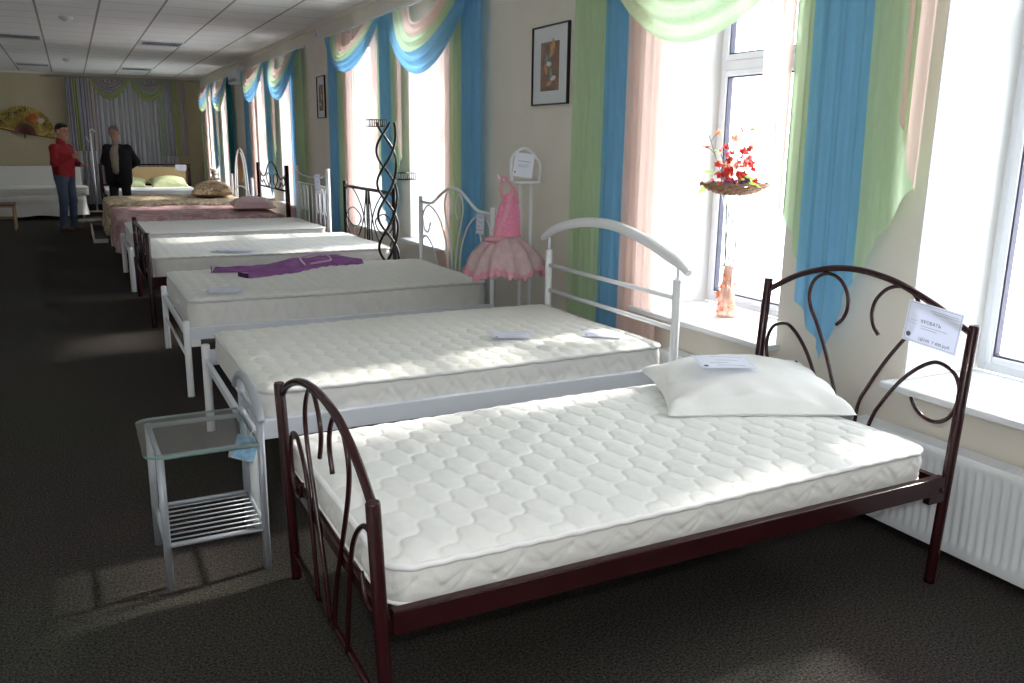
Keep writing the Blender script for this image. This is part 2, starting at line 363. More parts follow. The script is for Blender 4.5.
# ------------------------------------------------------------------ mattresses
def quilt(X, Y, P=0.113, A=0.0140, wd=0.0045):
    """two crossing families of S-waves on the diagonals: the interlocking puzzle stitch"""
    u, v = (X+Y)/math.sqrt(2), (X-Y)/math.sqrt(2); k = 2*PI/P
    def fam(p, q, sg):
        f = sg*A*np.sin(k*p); df = sg*A*k*np.cos(k*p)
        return np.abs((q-f+P/2) % P-P/2)/np.sqrt(1+0.8*df**2)
    d1, d2 = fam(u, v, 1), fam(v, u, 1)
    return np.maximum(np.exp(-(d1/wd)**2), 0.8*np.exp(-(d2/wd)**2)), np.minimum(d1, d2)
def mattress(label, x0, x1, y0, y1, z0, z1, step, pipe=PIPING, top=FABRIC, depth=0.006, r=0.07, group='quilted mattresses', side=True):
    t = thing('mattress', label, 'mattress', ((x0+x1)/2, (y0+y1)/2, z0), group)
    a, b = (x1-x0)/2, (y1-y0)/2; cx, cy_ = (x0+x1)/2, (y0+y1)/2
    nx, ny = max(8, int(2*a/step)), max(8, int(2*b/step))
    X, Y = np.meshgrid(np.linspace(-a, a, nx+1), np.linspace(-b, b, ny+1), indexing='ij')
    def rnd(X, Y):
        ex, ey = np.maximum(np.abs(X)-(a-r), 0)/r, np.maximum(np.abs(Y)-(b-r), 0)/r
        qx, qy = ex*np.sqrt(1-ey**2/2), ey*np.sqrt(1-ex**2/2)
        return np.sign(X)*(np.minimum(np.abs(X), a-r)+qx*r), np.sign(Y)*(np.minimum(np.abs(Y), b-r)+qy*r)
    XX, YY = rnd(X, Y)
    e = np.minimum(a-np.abs(X), b-np.abs(Y))
    q, d = quilt(X, Y)
    Z = z1-0.022*np.exp(-e/0.03)+0.004*np.clip(d/0.04, 0, 1)-depth*q*np.clip(e/0.04, 0, 1)
    Z += 0.004*np.sin(X*3.1+Y*2)+0.003*np.sin(Y*7-X*2)
    m = MB(); m.grid(np.stack([XX+cx, YY+cy_, Z], -1)); m.build('quilted_top', top, t)
    # border: walk the outline
    O = [(i, 0) for i in range(nx)]+[(nx, j) for j in range(ny)]+[(i, ny) for i in range(nx, 0, -1)]+[(0, j) for j in range(ny, 0, -1)]
    ex = np.array([XX[i, j]+cx for i, j in O]); ey = np.array([YY[i, j]+cy_ for i, j in O]); ez = np.array([Z[i, j] for i, j in O])
    tx = np.roll(ex, -1)-np.roll(ex, 1); ty = np.roll(ey, -1)-np.roll(ey, 1); L_ = np.hypot(tx, ty); nxv, nyv = ty/L_, -tx/L_
    s = np.cumsum(np.hypot(np.diff(ex, append=ex[0]), np.diff(ey, append=ey[0])))
    rows = []; nz = 12 if step < 0.012 else 6
    for k in range(nz+1):
        v = k/nz; z = ez*(1-v)+z0*v; bul = 0.010*sin(PI*v)
        tri = np.abs(((s/0.15) % 1.0)-0.5)*2; zz = np.abs(0.12+0.76*tri-v)
        tr2 = np.abs(((s/0.15+0.22) % 1.0)-0.5)*2; zz2 = np.abs(0.30+0.40*tr2-v)
        dq = 0.005*np.exp(-(zz/0.08)**2)+0.004*np.exp(-(zz2/0.08)**2)
        dd = bul-dq*sin(PI*v)-(0.004 if k in (0, nz) else 0)
        rows.append(np.stack([ex+nxv*dd, ey+nyv*dd, z], -1))
    m = MB(); m.grid(np.array(rows), cv=True, flip=True); m.build('border', FABSIDE, t)
    m = MB(); st = max(1, int(0.02/step))
    m.tube(np.stack([ex+nxv*0.002, ey+nyv*0.002, ez+0.001], -1)[::st], 0.0095, 8, True); m.build('piping', pipe, t)
    m = MB(); m.tube(np.stack([ex+nxv*0.002, ey+nyv*0.002, np.full_like(ez, z0+0.006)], -1)[::st], 0.006, 6, True); m.build('piping', pipe, t)
    m = MB(); m.grid(np.stack([XX+cx, YY+cy_, np.full_like(Z, z0)], -1)[::6, ::6], flip=True); m.build('underside', FABSIDE, t)
    return t

def pillow(name, label, c, a, b, h, rot, material, tilt=(0, 0), cat='pillow', pinch=0.10, wr=0.008, seed=0, piping=None, single=True):
    n = 56; u = np.linspace(-1, 1, n+1); U, W = np.meshgrid(u, u, indexing='ij')
    rg = np.random.default_rng(seed); ph = rg.uniform(0, 6, 8)
    sxx = a*U*(1-pinch*(1-W**2)); syy = b*W*(1-pinch*(1-U**2))
    base = np.clip((1-U**2)*(1-W**2), 0, 1)
    hh = h*base**0.42
    edge = np.exp(-np.minimum(1-np.abs(U), 1-np.abs(W))/0.22)*(1-np.exp(-np.minimum(1-np.abs(U), 1-np.abs(W))/0.03))
    wrk = wr*edge*(np.sin(14*U+ph[0]+4*np.sin(3*W+ph[1]))+np.sin(13*W+ph[2]+3*np.sin(3*U+ph[3]))) + 0.4*wr*base*np.sin(5*U+6*W+ph[4])
    cr, sr = cos(rot), sin(rot)
    def tr(z):
        x = sxx*cr-syy*sr; y = sxx*sr+syy*cr
        return np.stack([c[0]+x, c[1]+y, c[2]+z+tilt[0]*x+tilt[1]*y], -1)
    lo = -0.30*hh
    m = MB(); m.grid(tr(hh+wrk)); m.grid(tr(lo), flip=True)
    o = m.build(name, material, at=c); tag(o, label, cat); return o

# ------------------------------------------------------------------ beds
def mirror(pts, c): return [(2*c-p[0], p[1]) for p in pts]
def rails(t, x0, x1, y0, y1, z0, z1, m_, th=0.03, cross=True):
    for y in (y0, y1):
        m = MB(); m.box(x0, x1, y-th/2, y+th/2, z0, z1); m.build('side_rail', m_, t, bevel=0.004)
    m = MB()
    for k in range(14):
        x = x0+0.12+(x1-x0-0.24)*k/13; m.box(x-0.03, x+0.03, y0+th/2, y1-th/2, z0+0.008, z0+0.022)
    m.build('slat_base', m_, t)
def scrolls(t, curves, x, r, m_, name='scroll', n=8):
    for c in curves:
        m = MB(); m.tube(yz(c, x, 7), r, n); m.build(name, m_, t)
def post(t, x, y, z0, z1, r, m_, xt=None, name='post', n=16, cap=True):
    m = MB(); xt = x if xt is None else xt
    m.tube([(x, y, z0), (x, y, z0+0.012), (xt, y, z1-0.006), (xt, y, z1)], [r*1.06, r, r, r*0.85], n); return m.build(name, m_, t)

# 1: near single bed, dark mahogany tube with scrolls
X0, X1, Y0, Y1 = 0.575, 2.64, 1.785, 2.80
t = thing('bed', 'dark mahogany single bed with large scrolled head and foot ends, beside the nightstand', 'bed', (1.6, 2.28, 0), 'beds in the row')
rails(t, X0+0.02, X1-0.02, Y0, Y1, 0.345, 0.41, MAHOG)
for y in (Y0, Y1):
    post(t, X0+0.008, y, 0, 0.728 if y > 2 else 0.702, 0.0185, MAHOG, X0-0.020); post(t, X1-0.015, min(y, 2.762), 0, 0.965 if y > 2 else 0.942, 0.0185, MAHOG, X1+0.042)
    m = MB(); m.box(X1-0.09, X1-0.012, y-0.012, y+0.012, 0.315, 0.345); m.cyl((X1-0.03, y-0.022, 0.36), (X1-0.03, y+0.022, 0.36), 0.008, 8); m.build('rail_bracket', MAHOG, t)
cH = 2.262
B = [(2.205, .40), (2.203, .544), (2.17, .628), (2.111, .741), (2.053, .83), (2.022, .871), (2.002, .919), (2.005, .967), (2.026, 1.002), (2.069, 1.026), (2.114, 1.026), (2.159, 1.005), (2.195, .959), (2.203, .907), (2.188, .863), (2.16, .833)]
C = [(2.16, .40), (2.13, .517), (2.102, .578), (2.043, .672), (1.984, .737), (1.924, .779), (1.883, .786), (1.834, .769), (1.807, .736), (1.797, .692), (1.803, .642), (1.827, .599), (1.869, .576), (1.918, .581), (1.955, .605), (1.979, .638)]
lean = lambda P: [(p[0]-0.015+0.058*p[2]/0.95, p[1], p[2]) for p in P]
for c_ in (B, mirror(B, cH), C, mirror(C, cH)):
    m = MB(); m.tube(lean(yz(c_, X1, 7)), 0.0075, 8); m.build('scroll', MAHOG, t)
AR = [(2.77, .905), (2.722, .934), (2.656, .972), (2.57, 1.012), (2.446, 1.048), (2.354, 1.061), (2.27, 1.062), (2.189, 1.054), (2.105, 1.038), (2.0, 1.005), (1.9, .966), (1.84, .935), (1.79, .912)]
m = MB(); m.tube(lean(yz(AR, X1, 5)), 0.0125, 12); m.build('arch_rail', MAHOG, t)
m = MB(); m.box(X1-0.012, X1+0.012, Y0, Y1, 0.36, 0.39); m.build('head_bar', MAHOG, t)
cF = 2.28
FA = [(2.30, .10), (2.345, .25), (2.43, .42), (2.505, .58), (2.515, .67), (2.465, .742), (2.40, .755), (2.345, .71), (2.325, .65), (2.35, .58)]
FC = [(2.12, .10), (2.10, .20), (2.08, .29), (2.03, .453), (1.93, .545), (1.85, .545), (1.815, .49), (1.82, .40), (1.865, .352), (1.925, .362), (1.96, .414)]
FA = [(y, .10+(z-.10)*1.065) for y, z in FA]; FC = [(y, .10+(z-.10)*1.065) for y, z in FC]
scrolls(t, [FA, mirror(FA, cF), FC, mirror(FC, cF)], X0-0.002, 0.0075, MAHOG)
m = MB(); m.tube(spline([(X0-0.012, y, z) for y, z in [(2.80, .685), (2.73, .73), (2.6, .780), (2.45, .815), (2.28, .828), (2.1, .812), (1.95, .760), (1.85, .705), (1.785, .655)]], 6), 0.0125, 12); m.build('arch_rail', MAHOG, t)
m = MB(); m.cyl((X0+0.006, Y0, 0.10), (X0+0.006, Y1, 0.10), 0.010, 10); m.build('foot_bar', MAHOG, t)
m = MB(); m.box(X0+0.004, X0+0.02, Y0, Y1, 0.35, 0.385); m.build('end_rail', MAHOG, t)
mattress('white quilted mattress on the dark mahogany scrolled bed, under the plump pillow', 0.600, 2.56, 1.806, 2.875, 0.395, 0.518, 0.0058, depth=0.0045)

# 2: white bed with three-bar arched head
X0, X1, Y0, Y1 = 0.538, 2.605, 3.297, 4.585
t = thing('bed', 'white tube bed with thick arched head bar over two cross bars', 'bed', (1.6, 3.94, 0), 'beds in the row')
rails(t, X0, X1, Y0, Y1, 0.362, 0.443, RAIL_GREY)
for y in (Y0, Y1):
    post(t, X0, y, 0, 0.475, 0.022, WHITE_METAL); post(t, X1, y, 0, 0.885, 0.022, WHITE_METAL)
    m = MB(); m.cyl((X1, y, 0.885), (X1, y, 0.965), 0.008, 8); m.build('pin', WHITE_METAL, t)
m = MB(); pts = yz([(4.665, .950), (4.59, .985), (4.472, 1.03), (4.236, 1.082), (3.987, 1.10), (3.785, 1.087), (3.569, 1.046), (3.392, .995), (3.29, .962), (3.215, .925)], X1, 6)
m.tube(pts, [0.018+0.010*min(1, 6*min(i, len(pts)-1-i)/len(pts)) for i in range(len(pts))], 14); m.build('arch_rail', WHITE_METAL, t)
for z in (0.79, 0.633):
    m = MB(); m.cyl((X1, Y0, z), (X1, Y1, z), 0.0125, 12); m.build('cross_bar', WHITE_METAL, t)
m = MB(); m.box(X0-0.01, X0+0.012, Y0, Y1, 0.36, 0.40); m.build('end_rail', RAIL_GREY, t, bevel=0.003)
mattress('wide quilted mattress on the white arched bed, with two price cards', 0.585, 2.56, 3.318, 4.565, 0.40, 0.560, 0.0085, top=FABRIC2, pipe=GREYPIPE, depth=0.0035)

# 3: white bed with scrolled arch, cardigan on it
X0, X1, Y0, Y1 = 0.52, 2.55, 5.283, 6.66
t = thing('bed', 'white tube bed with thin scrolled arch, partly behind the pink dress', 'bed', (1.55, 5.97, 0), 'beds in the row')
rails(t, X0, X1, Y0, Y1, 0.352, 0.425, RAIL_GREY)
for y in (Y0, Y1):
    post(t, X0, y, 0, 0.47, 0.02, WHITE_METAL); post(t, X1, y, 0, 1.095, 0.018, WHITE_METAL)
    m = MB(); m.box(X0+0.02, X0+0.075, y-0.012, y+0.012, 0.31, 0.352); m.build('rail_bracket', WHITE_METAL, t)
c3 = 5.97
AR = [(6.657, 1.05), (6.53, 1.05), (6.42, 1.055), (6.33, 1.085), (6.21, 1.14), (6.09, 1.182), (5.97, 1.196)]
AR = AR+mirror(AR[:-1], c3)[::-1]
m = MB(); m.tube(yz(AR, X1, 5), 0.0115, 10); m.build('arch_rail', WHITE_METAL, t)
A3 = [(6.00, .40), (6.005, .614), (6.045, .796), (6.14, 1.0), (6.14, 1.10), (6.085, 1.15), (6.03, 1.11), (6.01, 1.04), (6.05, .965)]
C3 = [(6.06, .40), (6.085, .614), (6.13, .787), (6.27, .953), (6.48, 1.032), (6.61, .95), (6.585, .84), (6.50, .818), (6.44, .90)]
D3 = [(6.645, .74), (6.55, .78), (6.42, .72), (6.31, .6), (6.28, .42)]
scrolls(t, [A3, mirror(A3, c3), C3, mirror(C3, c3), D3, mirror(D3, c3)], X1, 0.0065, WHITE_METAL)
m = MB(); m.box(X0-0.01, X0+0.012, Y0, Y1, 0.37, 0.41); m.build('end_rail', RAIL_GREY, t, bevel=0.003)
m = MB(); m.cyl((X0, Y0, 0.235), (X0, Y1, 0.235), 0.010, 10); m.build('foot_bar', WHITE_METAL, t)
mt = mattress('pale mattress under the purple cardigan, third in the row', 0.545, 2.52, 5.305, 6.64, 0.40, 0.592, 0.012, top=FABRIC2, pipe=GREYPIPE, depth=0.004)
m = MB(); m.tube(spline([(0.548, 5.72, .50), (0.530, 5.76, .503), (0.530, 5.84, .503), (0.548, 5.88, .50)], 5), 0.009, 8); m.build('handle', PIPING, mt)

# 4: black bed with geometric loops
X0, X1, Y0, Y1 = 0.49, 2.60, 7.47, 9.06
t = thing('bed', 'black metal bed with looped panels at head and foot, behind the twisted rack', 'bed', (1.5, 8.26, 0), 'beds in the row')
rails(t, X0, X1, Y0, Y1, 0.34, 0.42, MAHOG)
for y in (Y0, Y1):
    post(t, X0, y, 0, 0.785, 0.021, MAHOG, n=4); post(t, X1, y, 0, 1.12, 0.021, BLACKM, n=4)
def looped(x, y0, y1, zb, zt, m_, r):
    c = (y0+y1)/2; hw = (y1-y0)/2; H = zt-zb; cs = []
    for s in (1, -1):
        P = lambda a, b: (c+s*hw*a, zb+H*b)
        cs.append([P(.98, .93), P(.8, 1.0), P(.55, .93), P(.28, .66), P(.14, .36), P(.16, .02)])
        cs.append([P(.98, .35), P(.86, .52), P(.62, .60), P(.36, .50), P(.30, .40), P(.40, .28), P(.62, .22), P(.86, .32), P(.98, .50)])
        cs.append([P(.98, .25), P(.78, .02), P(.5, .0), P(.22, .35), P(.10, .75), P(.06, .99)])
    return cs, c
cs, c4 = looped(X1, Y0, Y1, 0.55, 1.065, BLACKM, 0.007)
scrolls(t, cs, X1, 0.007, BLACKM)
m = MB(); m.box(X1-0.012, X1+0.012, Y0, Y1, 1.055, 1.085); m.build('top_rail', BLACKM, t)
for d in (-0.03, 0.03):
    m = MB(); m.cyl((X1, c4+d, 0.42), (X1, c4+d, 1.06), 0.009, 8); m.build('upright', BLACKM, t)
m = MB(); m.box(X1-0.012, X1+0.012, Y0, Y1, 0.53, 0.55); m.build('head_bar', BLACKM, t)
cs, c4 = looped(X0, Y0, Y1, 0.33, 0.74, MAHOG, 0.007)
scrolls(t, cs, X0, 0.007, MAHOG)
m = MB(); m.box(X0-0.012, X0+0.012, Y0, Y1, 0.735, 0.76); m.build('top_rail', MAHOG, t)
for d in (-0.35, 0.0, 0.35):
    m = MB(); m.cyl((X0, c4+d, 0.33), (X0, c4+d, 0.74), 0.009, 8); m.build('upright', MAHOG, t)
m = MB(); m.box(X0-0.012, X0+0.012, Y0, Y1, 0.31, 0.345); m.build('foot_bar', MAHOG, t)
mattress('sunlit white mattress on the black looped bed behind the purple cardigan', 0.53, 2.57, 7.50, 9.03, 0.40, 0.585, 0.02, depth=0.003)

# 5: white bed with hanging ovals
X0, X1, Y0, Y1 = 0.45, 2.50, 9.38, 10.84
t = thing('bed', 'white metal bed whose head has a dipped rail and hanging ovals', 'bed', (1.5, 10.1, 0), 'beds in the row')
rails(t, X0, X1, Y0, Y1, 0.36, 0.43, RAIL_GREY)
for y in (Y0, Y1):
    post(t, X0, y, 0, 0.46, 0.026, WHITE_METAL, n=4); post(t, X1, y, 0, 1.235, 0.026, WHITE_METAL, n=4)
c5 = (Y0+Y1)/2; hw = (Y1-Y0)/2
m = MB(); m.tube(yz([(c5+hw*a, z) for a, z in ((-1, 1.18), (-.8, 1.145), (-.5, 1.122), (0, 1.115), (.5, 1.122), (.8, 1.145), (1, 1.18))], X1, 6), 0.009, 8); m.build('dipped_rail', WHITE_METAL, t)
m = MB(); m.cyl((X1, Y0, 1.03), (X1, Y1, 1.03), 0.009, 8); m.build('cross_bar', WHITE_METAL, t)
for k in range(1, 8):
    y = Y0+(Y1-Y0)*k/8; m = MB(); m.cyl((X1, y, 0.43), (X1, y, 1.03), 0.0048, 8); m.build('upright', WHITE_METAL, t)
for k in (1, 2, 3, 5, 6, 7):
    y = Y0+(Y1-Y0)*(k-0.5 if k < 4 else k+0.5)/8
    m = MB(); a = np.linspace(0, 2*PI, 25)[:-1]; m.tube(np.stack([np.full(24, X1), y+0.055*np.cos(a), 0.86+0.15*np.sin(a)], -1), 0.005, 7, True); m.build('oval', WHITE_METAL, t)
m = MB(); m.box(X0-0.012, X0+0.012, Y0, Y1, 0.385, 0.425); m.build('end_rail', RAIL_GREY, t)
mattress('shaded grey-white mattress on the white bed with hanging ovals', 0.485, 2.47, 9.41, 10.81, 0.41, 0.60, 0.025, depth=0.003)

# patterned bedspread cloths
def floral(name, c1, c2, c3, scale):
    m, t, N, L, b = nt(name); b.inputs['Roughness'].default_value = 0.75
    tc = N.new('ShaderNodeTexCoord'); n = N.new('ShaderNodeTexNoise'); n.inputs['Scale'].default_value = scale; n.inputs['Detail'].default_value = 3; n.inputs['Distortion'].default_value = 1.5
    L.new(tc.outputs['Object'], n.inputs['Vector']); r = N.new('ShaderNodeValToRGB')
    r.color_ramp.elements[0].position = 0.40; r.color_ramp.elements[1].position = 0.58
    r.color_ramp.elements[0].color = (*c2, 1); r.color_ramp.elements[1].color = (*c1, 1)
    e = r.color_ramp.elements.new(0.68); e.color = (*c3, 1)
    L.new(n.outputs['Fac'], r.inputs[0]); L.new(r.outputs[0], b.inputs['Base Color']); MATS[name] = m; return m
PINKFLOR = floral('pink_floral_satin', (0.60, 0.40, 0.41), (0.42, 0.22, 0.24), (0.68, 0.50, 0.50), 4.5)
GOLDFLOR = floral('gold_floral_weave', (0.66, 0.56, 0.40), (0.36, 0.25, 0.15), (0.74, 0.66, 0.50), 9)
BROWNFLOR = floral('brown_floral_weave', (0.50, 0.38, 0.24), (0.22, 0.13, 0.07), (0.62, 0.53, 0.38), 16)
def bedspread(name, label, x0, x1, y0, y1, zt, zb, material, cat='bedspread', seed=1, open_head=True, flare=0.05, mband=None, grp=None):
    rg = np.random.default_rng(seed); ph = rg.uniform(0, 6, 6)
    a, b = (x1-x0)/2, (y1-y0)/2; cx, cy_ = (x0+x1)/2, (y0+y1)/2
    nx, ny = 60, 50
    X, Y = np.meshgrid(np.linspace(-a, a, nx+1), np.linspace(-b, b, ny+1), indexing='ij'); r = 0.07
    ex, ey = np.maximum(np.abs(X)-(a-r), 0)/r, np.maximum(np.abs(Y)-(b-r), 0)/r
    qx, qy = ex*np.sqrt(1-ey**2/2), ey*np.sqrt(1-ex**2/2)
    XX = np.sign(X)*(np.minimum(np.abs(X), a-r)+qx*r)+cx; YY = np.sign(Y)*(np.minimum(np.abs(Y), b-r)+qy*r)+cy_
    e = np.minimum(a-np.abs(X), b-np.abs(Y))
    Z = zt-0.03*np.exp(-e/0.035)+0.006*np.sin(5*X+ph[0]+2*np.sin(3*Y))+0.005*np.sin(9*Y+2*X+ph[1])+0.004*np.sin(17*X-6*Y+ph[2])
    O = [(i, 0) for i in range(nx)]+[(nx, j) for j in range(ny)]+[(i, ny) for i in range(nx, 0, -1)]+[(0, j) for j in range(ny, 0, -1)]
    px = np.array([XX[q] for q in O]); py = np.array([YY[q] for q in O]); pz = np.array([Z[q] for q in O])
    tx = np.roll(px, -1)-np.roll(px, 1); ty = np.roll(py, -1)-np.roll(py, 1); l = np.hypot(tx, ty); nxv, nyv = ty/l, -tx/l
    s = np.cumsum(np.hypot(np.diff(px, append=px[0]), np.diff(py, append=py[0])))
    rows = []
    for k in range(13):
        v = k/12; d = flare*v*(0.35+0.65*(0.5+0.5*np.sin(s*13+ph[3]+1.2*np.sin(s*3))))+0.012*sin(PI*min(1, v*3))
        if open_head: d = np.where(px > cx+a-0.03, 0.0, d)
        z = pz*(1-v)+(zb+0.012*np.sin(s*9+ph[4]))*v
        rows.append(np.stack([px+nxv*d, py+nyv*d, z], -1))
    m = MB(); m.grid(np.stack([XX, YY, Z], -1)); m.grid(np.array(rows), cv=True, flip=True)
    o = m.build(name, material, at=(cx, cy_, zb)); return tag(o, label, cat, grp)

# 6: dark curled-head bed with pink spread
X0, X1, Y0, Y1 = 0.46, 2.48, 11.32, 13.22
t = thing('bed', 'dark metal bed with curled head rail under the pink floral spread', 'bed', (1.5, 12.3, 0), 'beds in the row')
for y in (Y0, Y1):
    post(t, X0, y, 0, 0.40, 0.024, MAHOG, n=4); post(t, X1, y, 0, 1.22, 0.03, MAHOG, n=4)
rails(t, X0, X1, Y0, Y1, 0.33, 0.40, MAHOG)
c6 = (Y0+Y1)/2; hw = (Y1-Y0)/2
m = MB(); m.cyl((X1, Y0, 0.885), (X1, Y1, 0.885), 0.013, 8); m.build('cross_bar', MAHOG, t)
L6 = [(c6+hw*a, z) for a, z in ((1, 1.13), (.8, 1.06), (.6, 1.03), (.42, 1.08), (.25, 1.19), (0, 1.245))]
m = MB(); m.tube(yz(L6+mirror(L6[:-1], c6)[::-1], X1, 6), 0.012, 8); m.build('curled_rail', MAHOG, t)
S6 = [(c6+hw*a, z) for a, z in ((.8, 1.06), (.86, .99), (.74, .94), (.62, .98), (.5, .92), (.3, .90), (.1, .97), (.14, 1.06), (.3, 1.08), (.38, 1.0), (.2, .90))]
scrolls(t, [S6, mirror(S6, c6)], X1, 0.008, MAHOG)
m = MB(); m.box(0.52, 2.44, Y0+0.03, Y1-0.03, 0.40, 0.575); m.build('padded_base', FABSIDE, t, bevel=0.03)
bedspread('bedspread', 'dusty pink floral satin bedspread hanging over its bed to the floor', 0.43, 2.44, Y0-0.03, Y1+0.03, 0.60, 0.16, PINKFLOR, seed=3)
# 7: white oval-head bed with gold spread
X0, X1, Y0, Y1 = 0.43, 2.45, 13.64, 15.52
t = thing('bed', 'white metal bed with tall oval hoop head under the gold spread', 'bed', (1.5, 14.6, 0), 'beds in the row')
for y in (Y0, Y1):
    post(t, X0, y, 0, 0.40, 0.024, WHITE_METAL); post(t, X1, y, 0, 0.97, 0.028, WHITE_METAL)
rails(t, X0, X1, Y0, Y1, 0.33, 0.40, RAIL_GREY)
c7 = (Y0+Y1)/2
def hoop(cy_, hw_, z0_, zt_, x): return [(x, cy_+hw_*cos(q), z0_+(zt_-z0_)*max(0, sin(q))**0.8) for q in np.linspace(0, PI, 33)]
m = MB(); m.tube(hoop(c7, 0.62, 0.42, 1.40, X1), 0.014, 10); m.build('hoop', WHITE_METAL, t)
m = MB(); m.tube(hoop(c7, 0.42, 0.42, 1.34, X1), 0.011, 10); m.build('hoop', WHITE_METAL, t)
m = MB(); m.tube(hoop(c7, 0.90, 0.42, 0.80, X1), 0.011, 10); m.build('hoop', WHITE_METAL, t)
m = MB(); m.ell((X1, c7, 1.10), (0.018, 0.24, 0.25), 20, 10); m.build('woven_panel', mat('tan_weave', (0.42, 0.25, 0.12), 0.7, var=0.2, scale=60), t)
m = MB(); m.box(0.50, 2.41, Y0+0.03, Y1-0.03, 0.40, 0.59); m.build('padded_base', FABSIDE, t, bevel=0.03)
bedspread('bedspread', 'gold and brown floral bedspread beyond the pink one', 0.40, 2.41, Y0-0.03, Y1+0.03, 0.625, 0.16, GOLDFLOR, seed=8)
# 8: far bed with tan panel headboard, standing against the back wall
t = thing('bed', 'dark framed bed with tan padded headboard against the far curtain', 'bed', (1.49, 21.4, 0), 'beds in the row')
for x in (0.56, 2.42):
    m = MB(); m.box(x-0.035, x+0.035, 21.37, 21.43, 0, 0.96); m.build('post', MAHOG, t, bevel=0.005)
    m = MB(); m.box(x-0.03, x+0.03, 19.35, 19.41, 0, 0.42); m.build('leg', MAHOG, t, bevel=0.005)
    m = MB(); m.box(x-0.015, x+0.015, 19.41, 21.37, 0.28, 0.38); m.build('side_rail', MAHOG, t)
m = MB(); m.box(0.52, 2.46, 21.37, 21.43, 0.955, 0.985); m.build('top_rail', MAHOG, t, bevel=0.004)
m = MB(); m.box(0.66, 2.34, 21.375, 21.42, 0.56, 0.92); m.build('headboard_panel', mat('tan_leatherette', (0.62, 0.44, 0.22), 0.5), t, bevel=0.012)
m = MB(); m.box(0.59, 2.39, 21.38, 21.42, 0.50, 0.54); m.box(0.59, 2.39, 21.38, 21.42, 0.28, 0.38); m.box(0.59, 2.39, 19.36, 19.40, 0.28, 0.38); m.build('cross_bar', MAHOG, t)
m = MB(); m.box(0.57, 2.40, 19.42, 21.36, 0.36, 0.38); m.build('slat_base', MAHOG, t)
mattress('white mattress of the far bed with the tan headboard', 0.60, 2.38, 19.43, 21.35, 0.38, 0.50, 0.04, depth=0.0)
LIMEP = mat('pale_lime_cotton', (0.60, 0.66, 0.38), 0.8, var=0.1, scale=30)
pillow('pillow', 'pale lime pillow on the far bed, right of the other lime one', (1.90, 20.75, 0.56), 0.40, 0.30, 0.17, 0.05, LIMEP, (0, 0.25), seed=4)
pillow('pillow', 'pale lime pillow on the far bed, half behind the man in black', (1.08, 20.85, 0.555), 0.38, 0.30, 0.15, -0.1, LIMEP, (0, 0.25), seed=5)
pillow('pillow', 'large brown floral pillow lying on the gold bedspread', (2.03, 14.9, 0.69), 0.32, 0.62, 0.19, -0.15, BROWNFLOR, seed=6)
pillow('pillow', 'shiny pink pillow lying on the pink bedspread', (2.16, 12.1, 0.655), 0.28, 0.47, 0.13, -0.1, mat('pink_satin', (0.80, 0.55, 0.59), 0.4), seed=7)
pillow('pillow', 'plump white pillow with a price card on it, on the dark scrolled bed', (2.350, 2.52, 0.552), 0.365, 0.265, 0.128, -0.42, PILLOWM, (0.03, 0.06), seed=9, wr=0.011, pinch=0.09)

# ------------------------------------------------------------------ curtains
def sheet(parent, name, m_, x, top, bot, ztop, hem, nf, amp, seed=0, nz=14, ax='y'):
    """pleated strip; top=(y0,y1), bot=(y0,y1), hem = function(s in 0..1) -> z"""
    rg = np.random.default_rng(seed); p1, p2, p3 = rg.uniform(0, 6, 3)
    n = max(12, int(nf*14)); s = np.linspace(0, 1, n+1); P = np.zeros((n+1, nz+1, 3))
    hz = np.array([hem(q) for q in s])
    for k in range(nz+1):
        v = k/nz; y = (top[0]+(top[1]-top[0])*s)*(1-v)+(bot[0]+(bot[1]-bot[0])*s)*v
        ph = 2*PI*nf*s
        d = amp*(0.55+0.45*v)*(np.sin(ph+p1+0.7*np.sin(ph*0.37+p2)+0.35*v)+0.35*np.sin(2*ph+p3))
        z = ztop*(1-v)+hz*v
        if ax == 'y': P[:, k] = np.stack([x+d, y, z], -1)
        else: P[:, k] = np.stack([y, x+d, z], -1)
    m = MB(); m.grid(P); return m.build(name, m_, parent)
def panel(label, strips, y_out, y_in, ztop=2.73, zbot=0.10, x=2.855, group='floor length voile panels', ax='y'):
    """strips from the outer edge inwards: (material name, fraction)"""
    t = thing('curtain', label, 'curtain', (x, (y_out+y_in)/2, zbot) if ax == 'y' else ((y_out+y_in)/2, x, zbot), group)
    a = y_out
    for i, (nm, m_, fr) in enumerate(strips):
        b = a+(y_in-y_out)*fr; ov = (b-a)*0.04
        wdt = abs(b-a)
        sheet(t, nm+'_sheer', m_, x+0.012*(i % 2), (a, b+ov), (a, b+ov), ztop, lambda q: zbot, max(2.5, wdt/0.085), 0.017, seed=hash((round(y_out*10), i)) % 1000, ax=ax)
        a = b
    return t
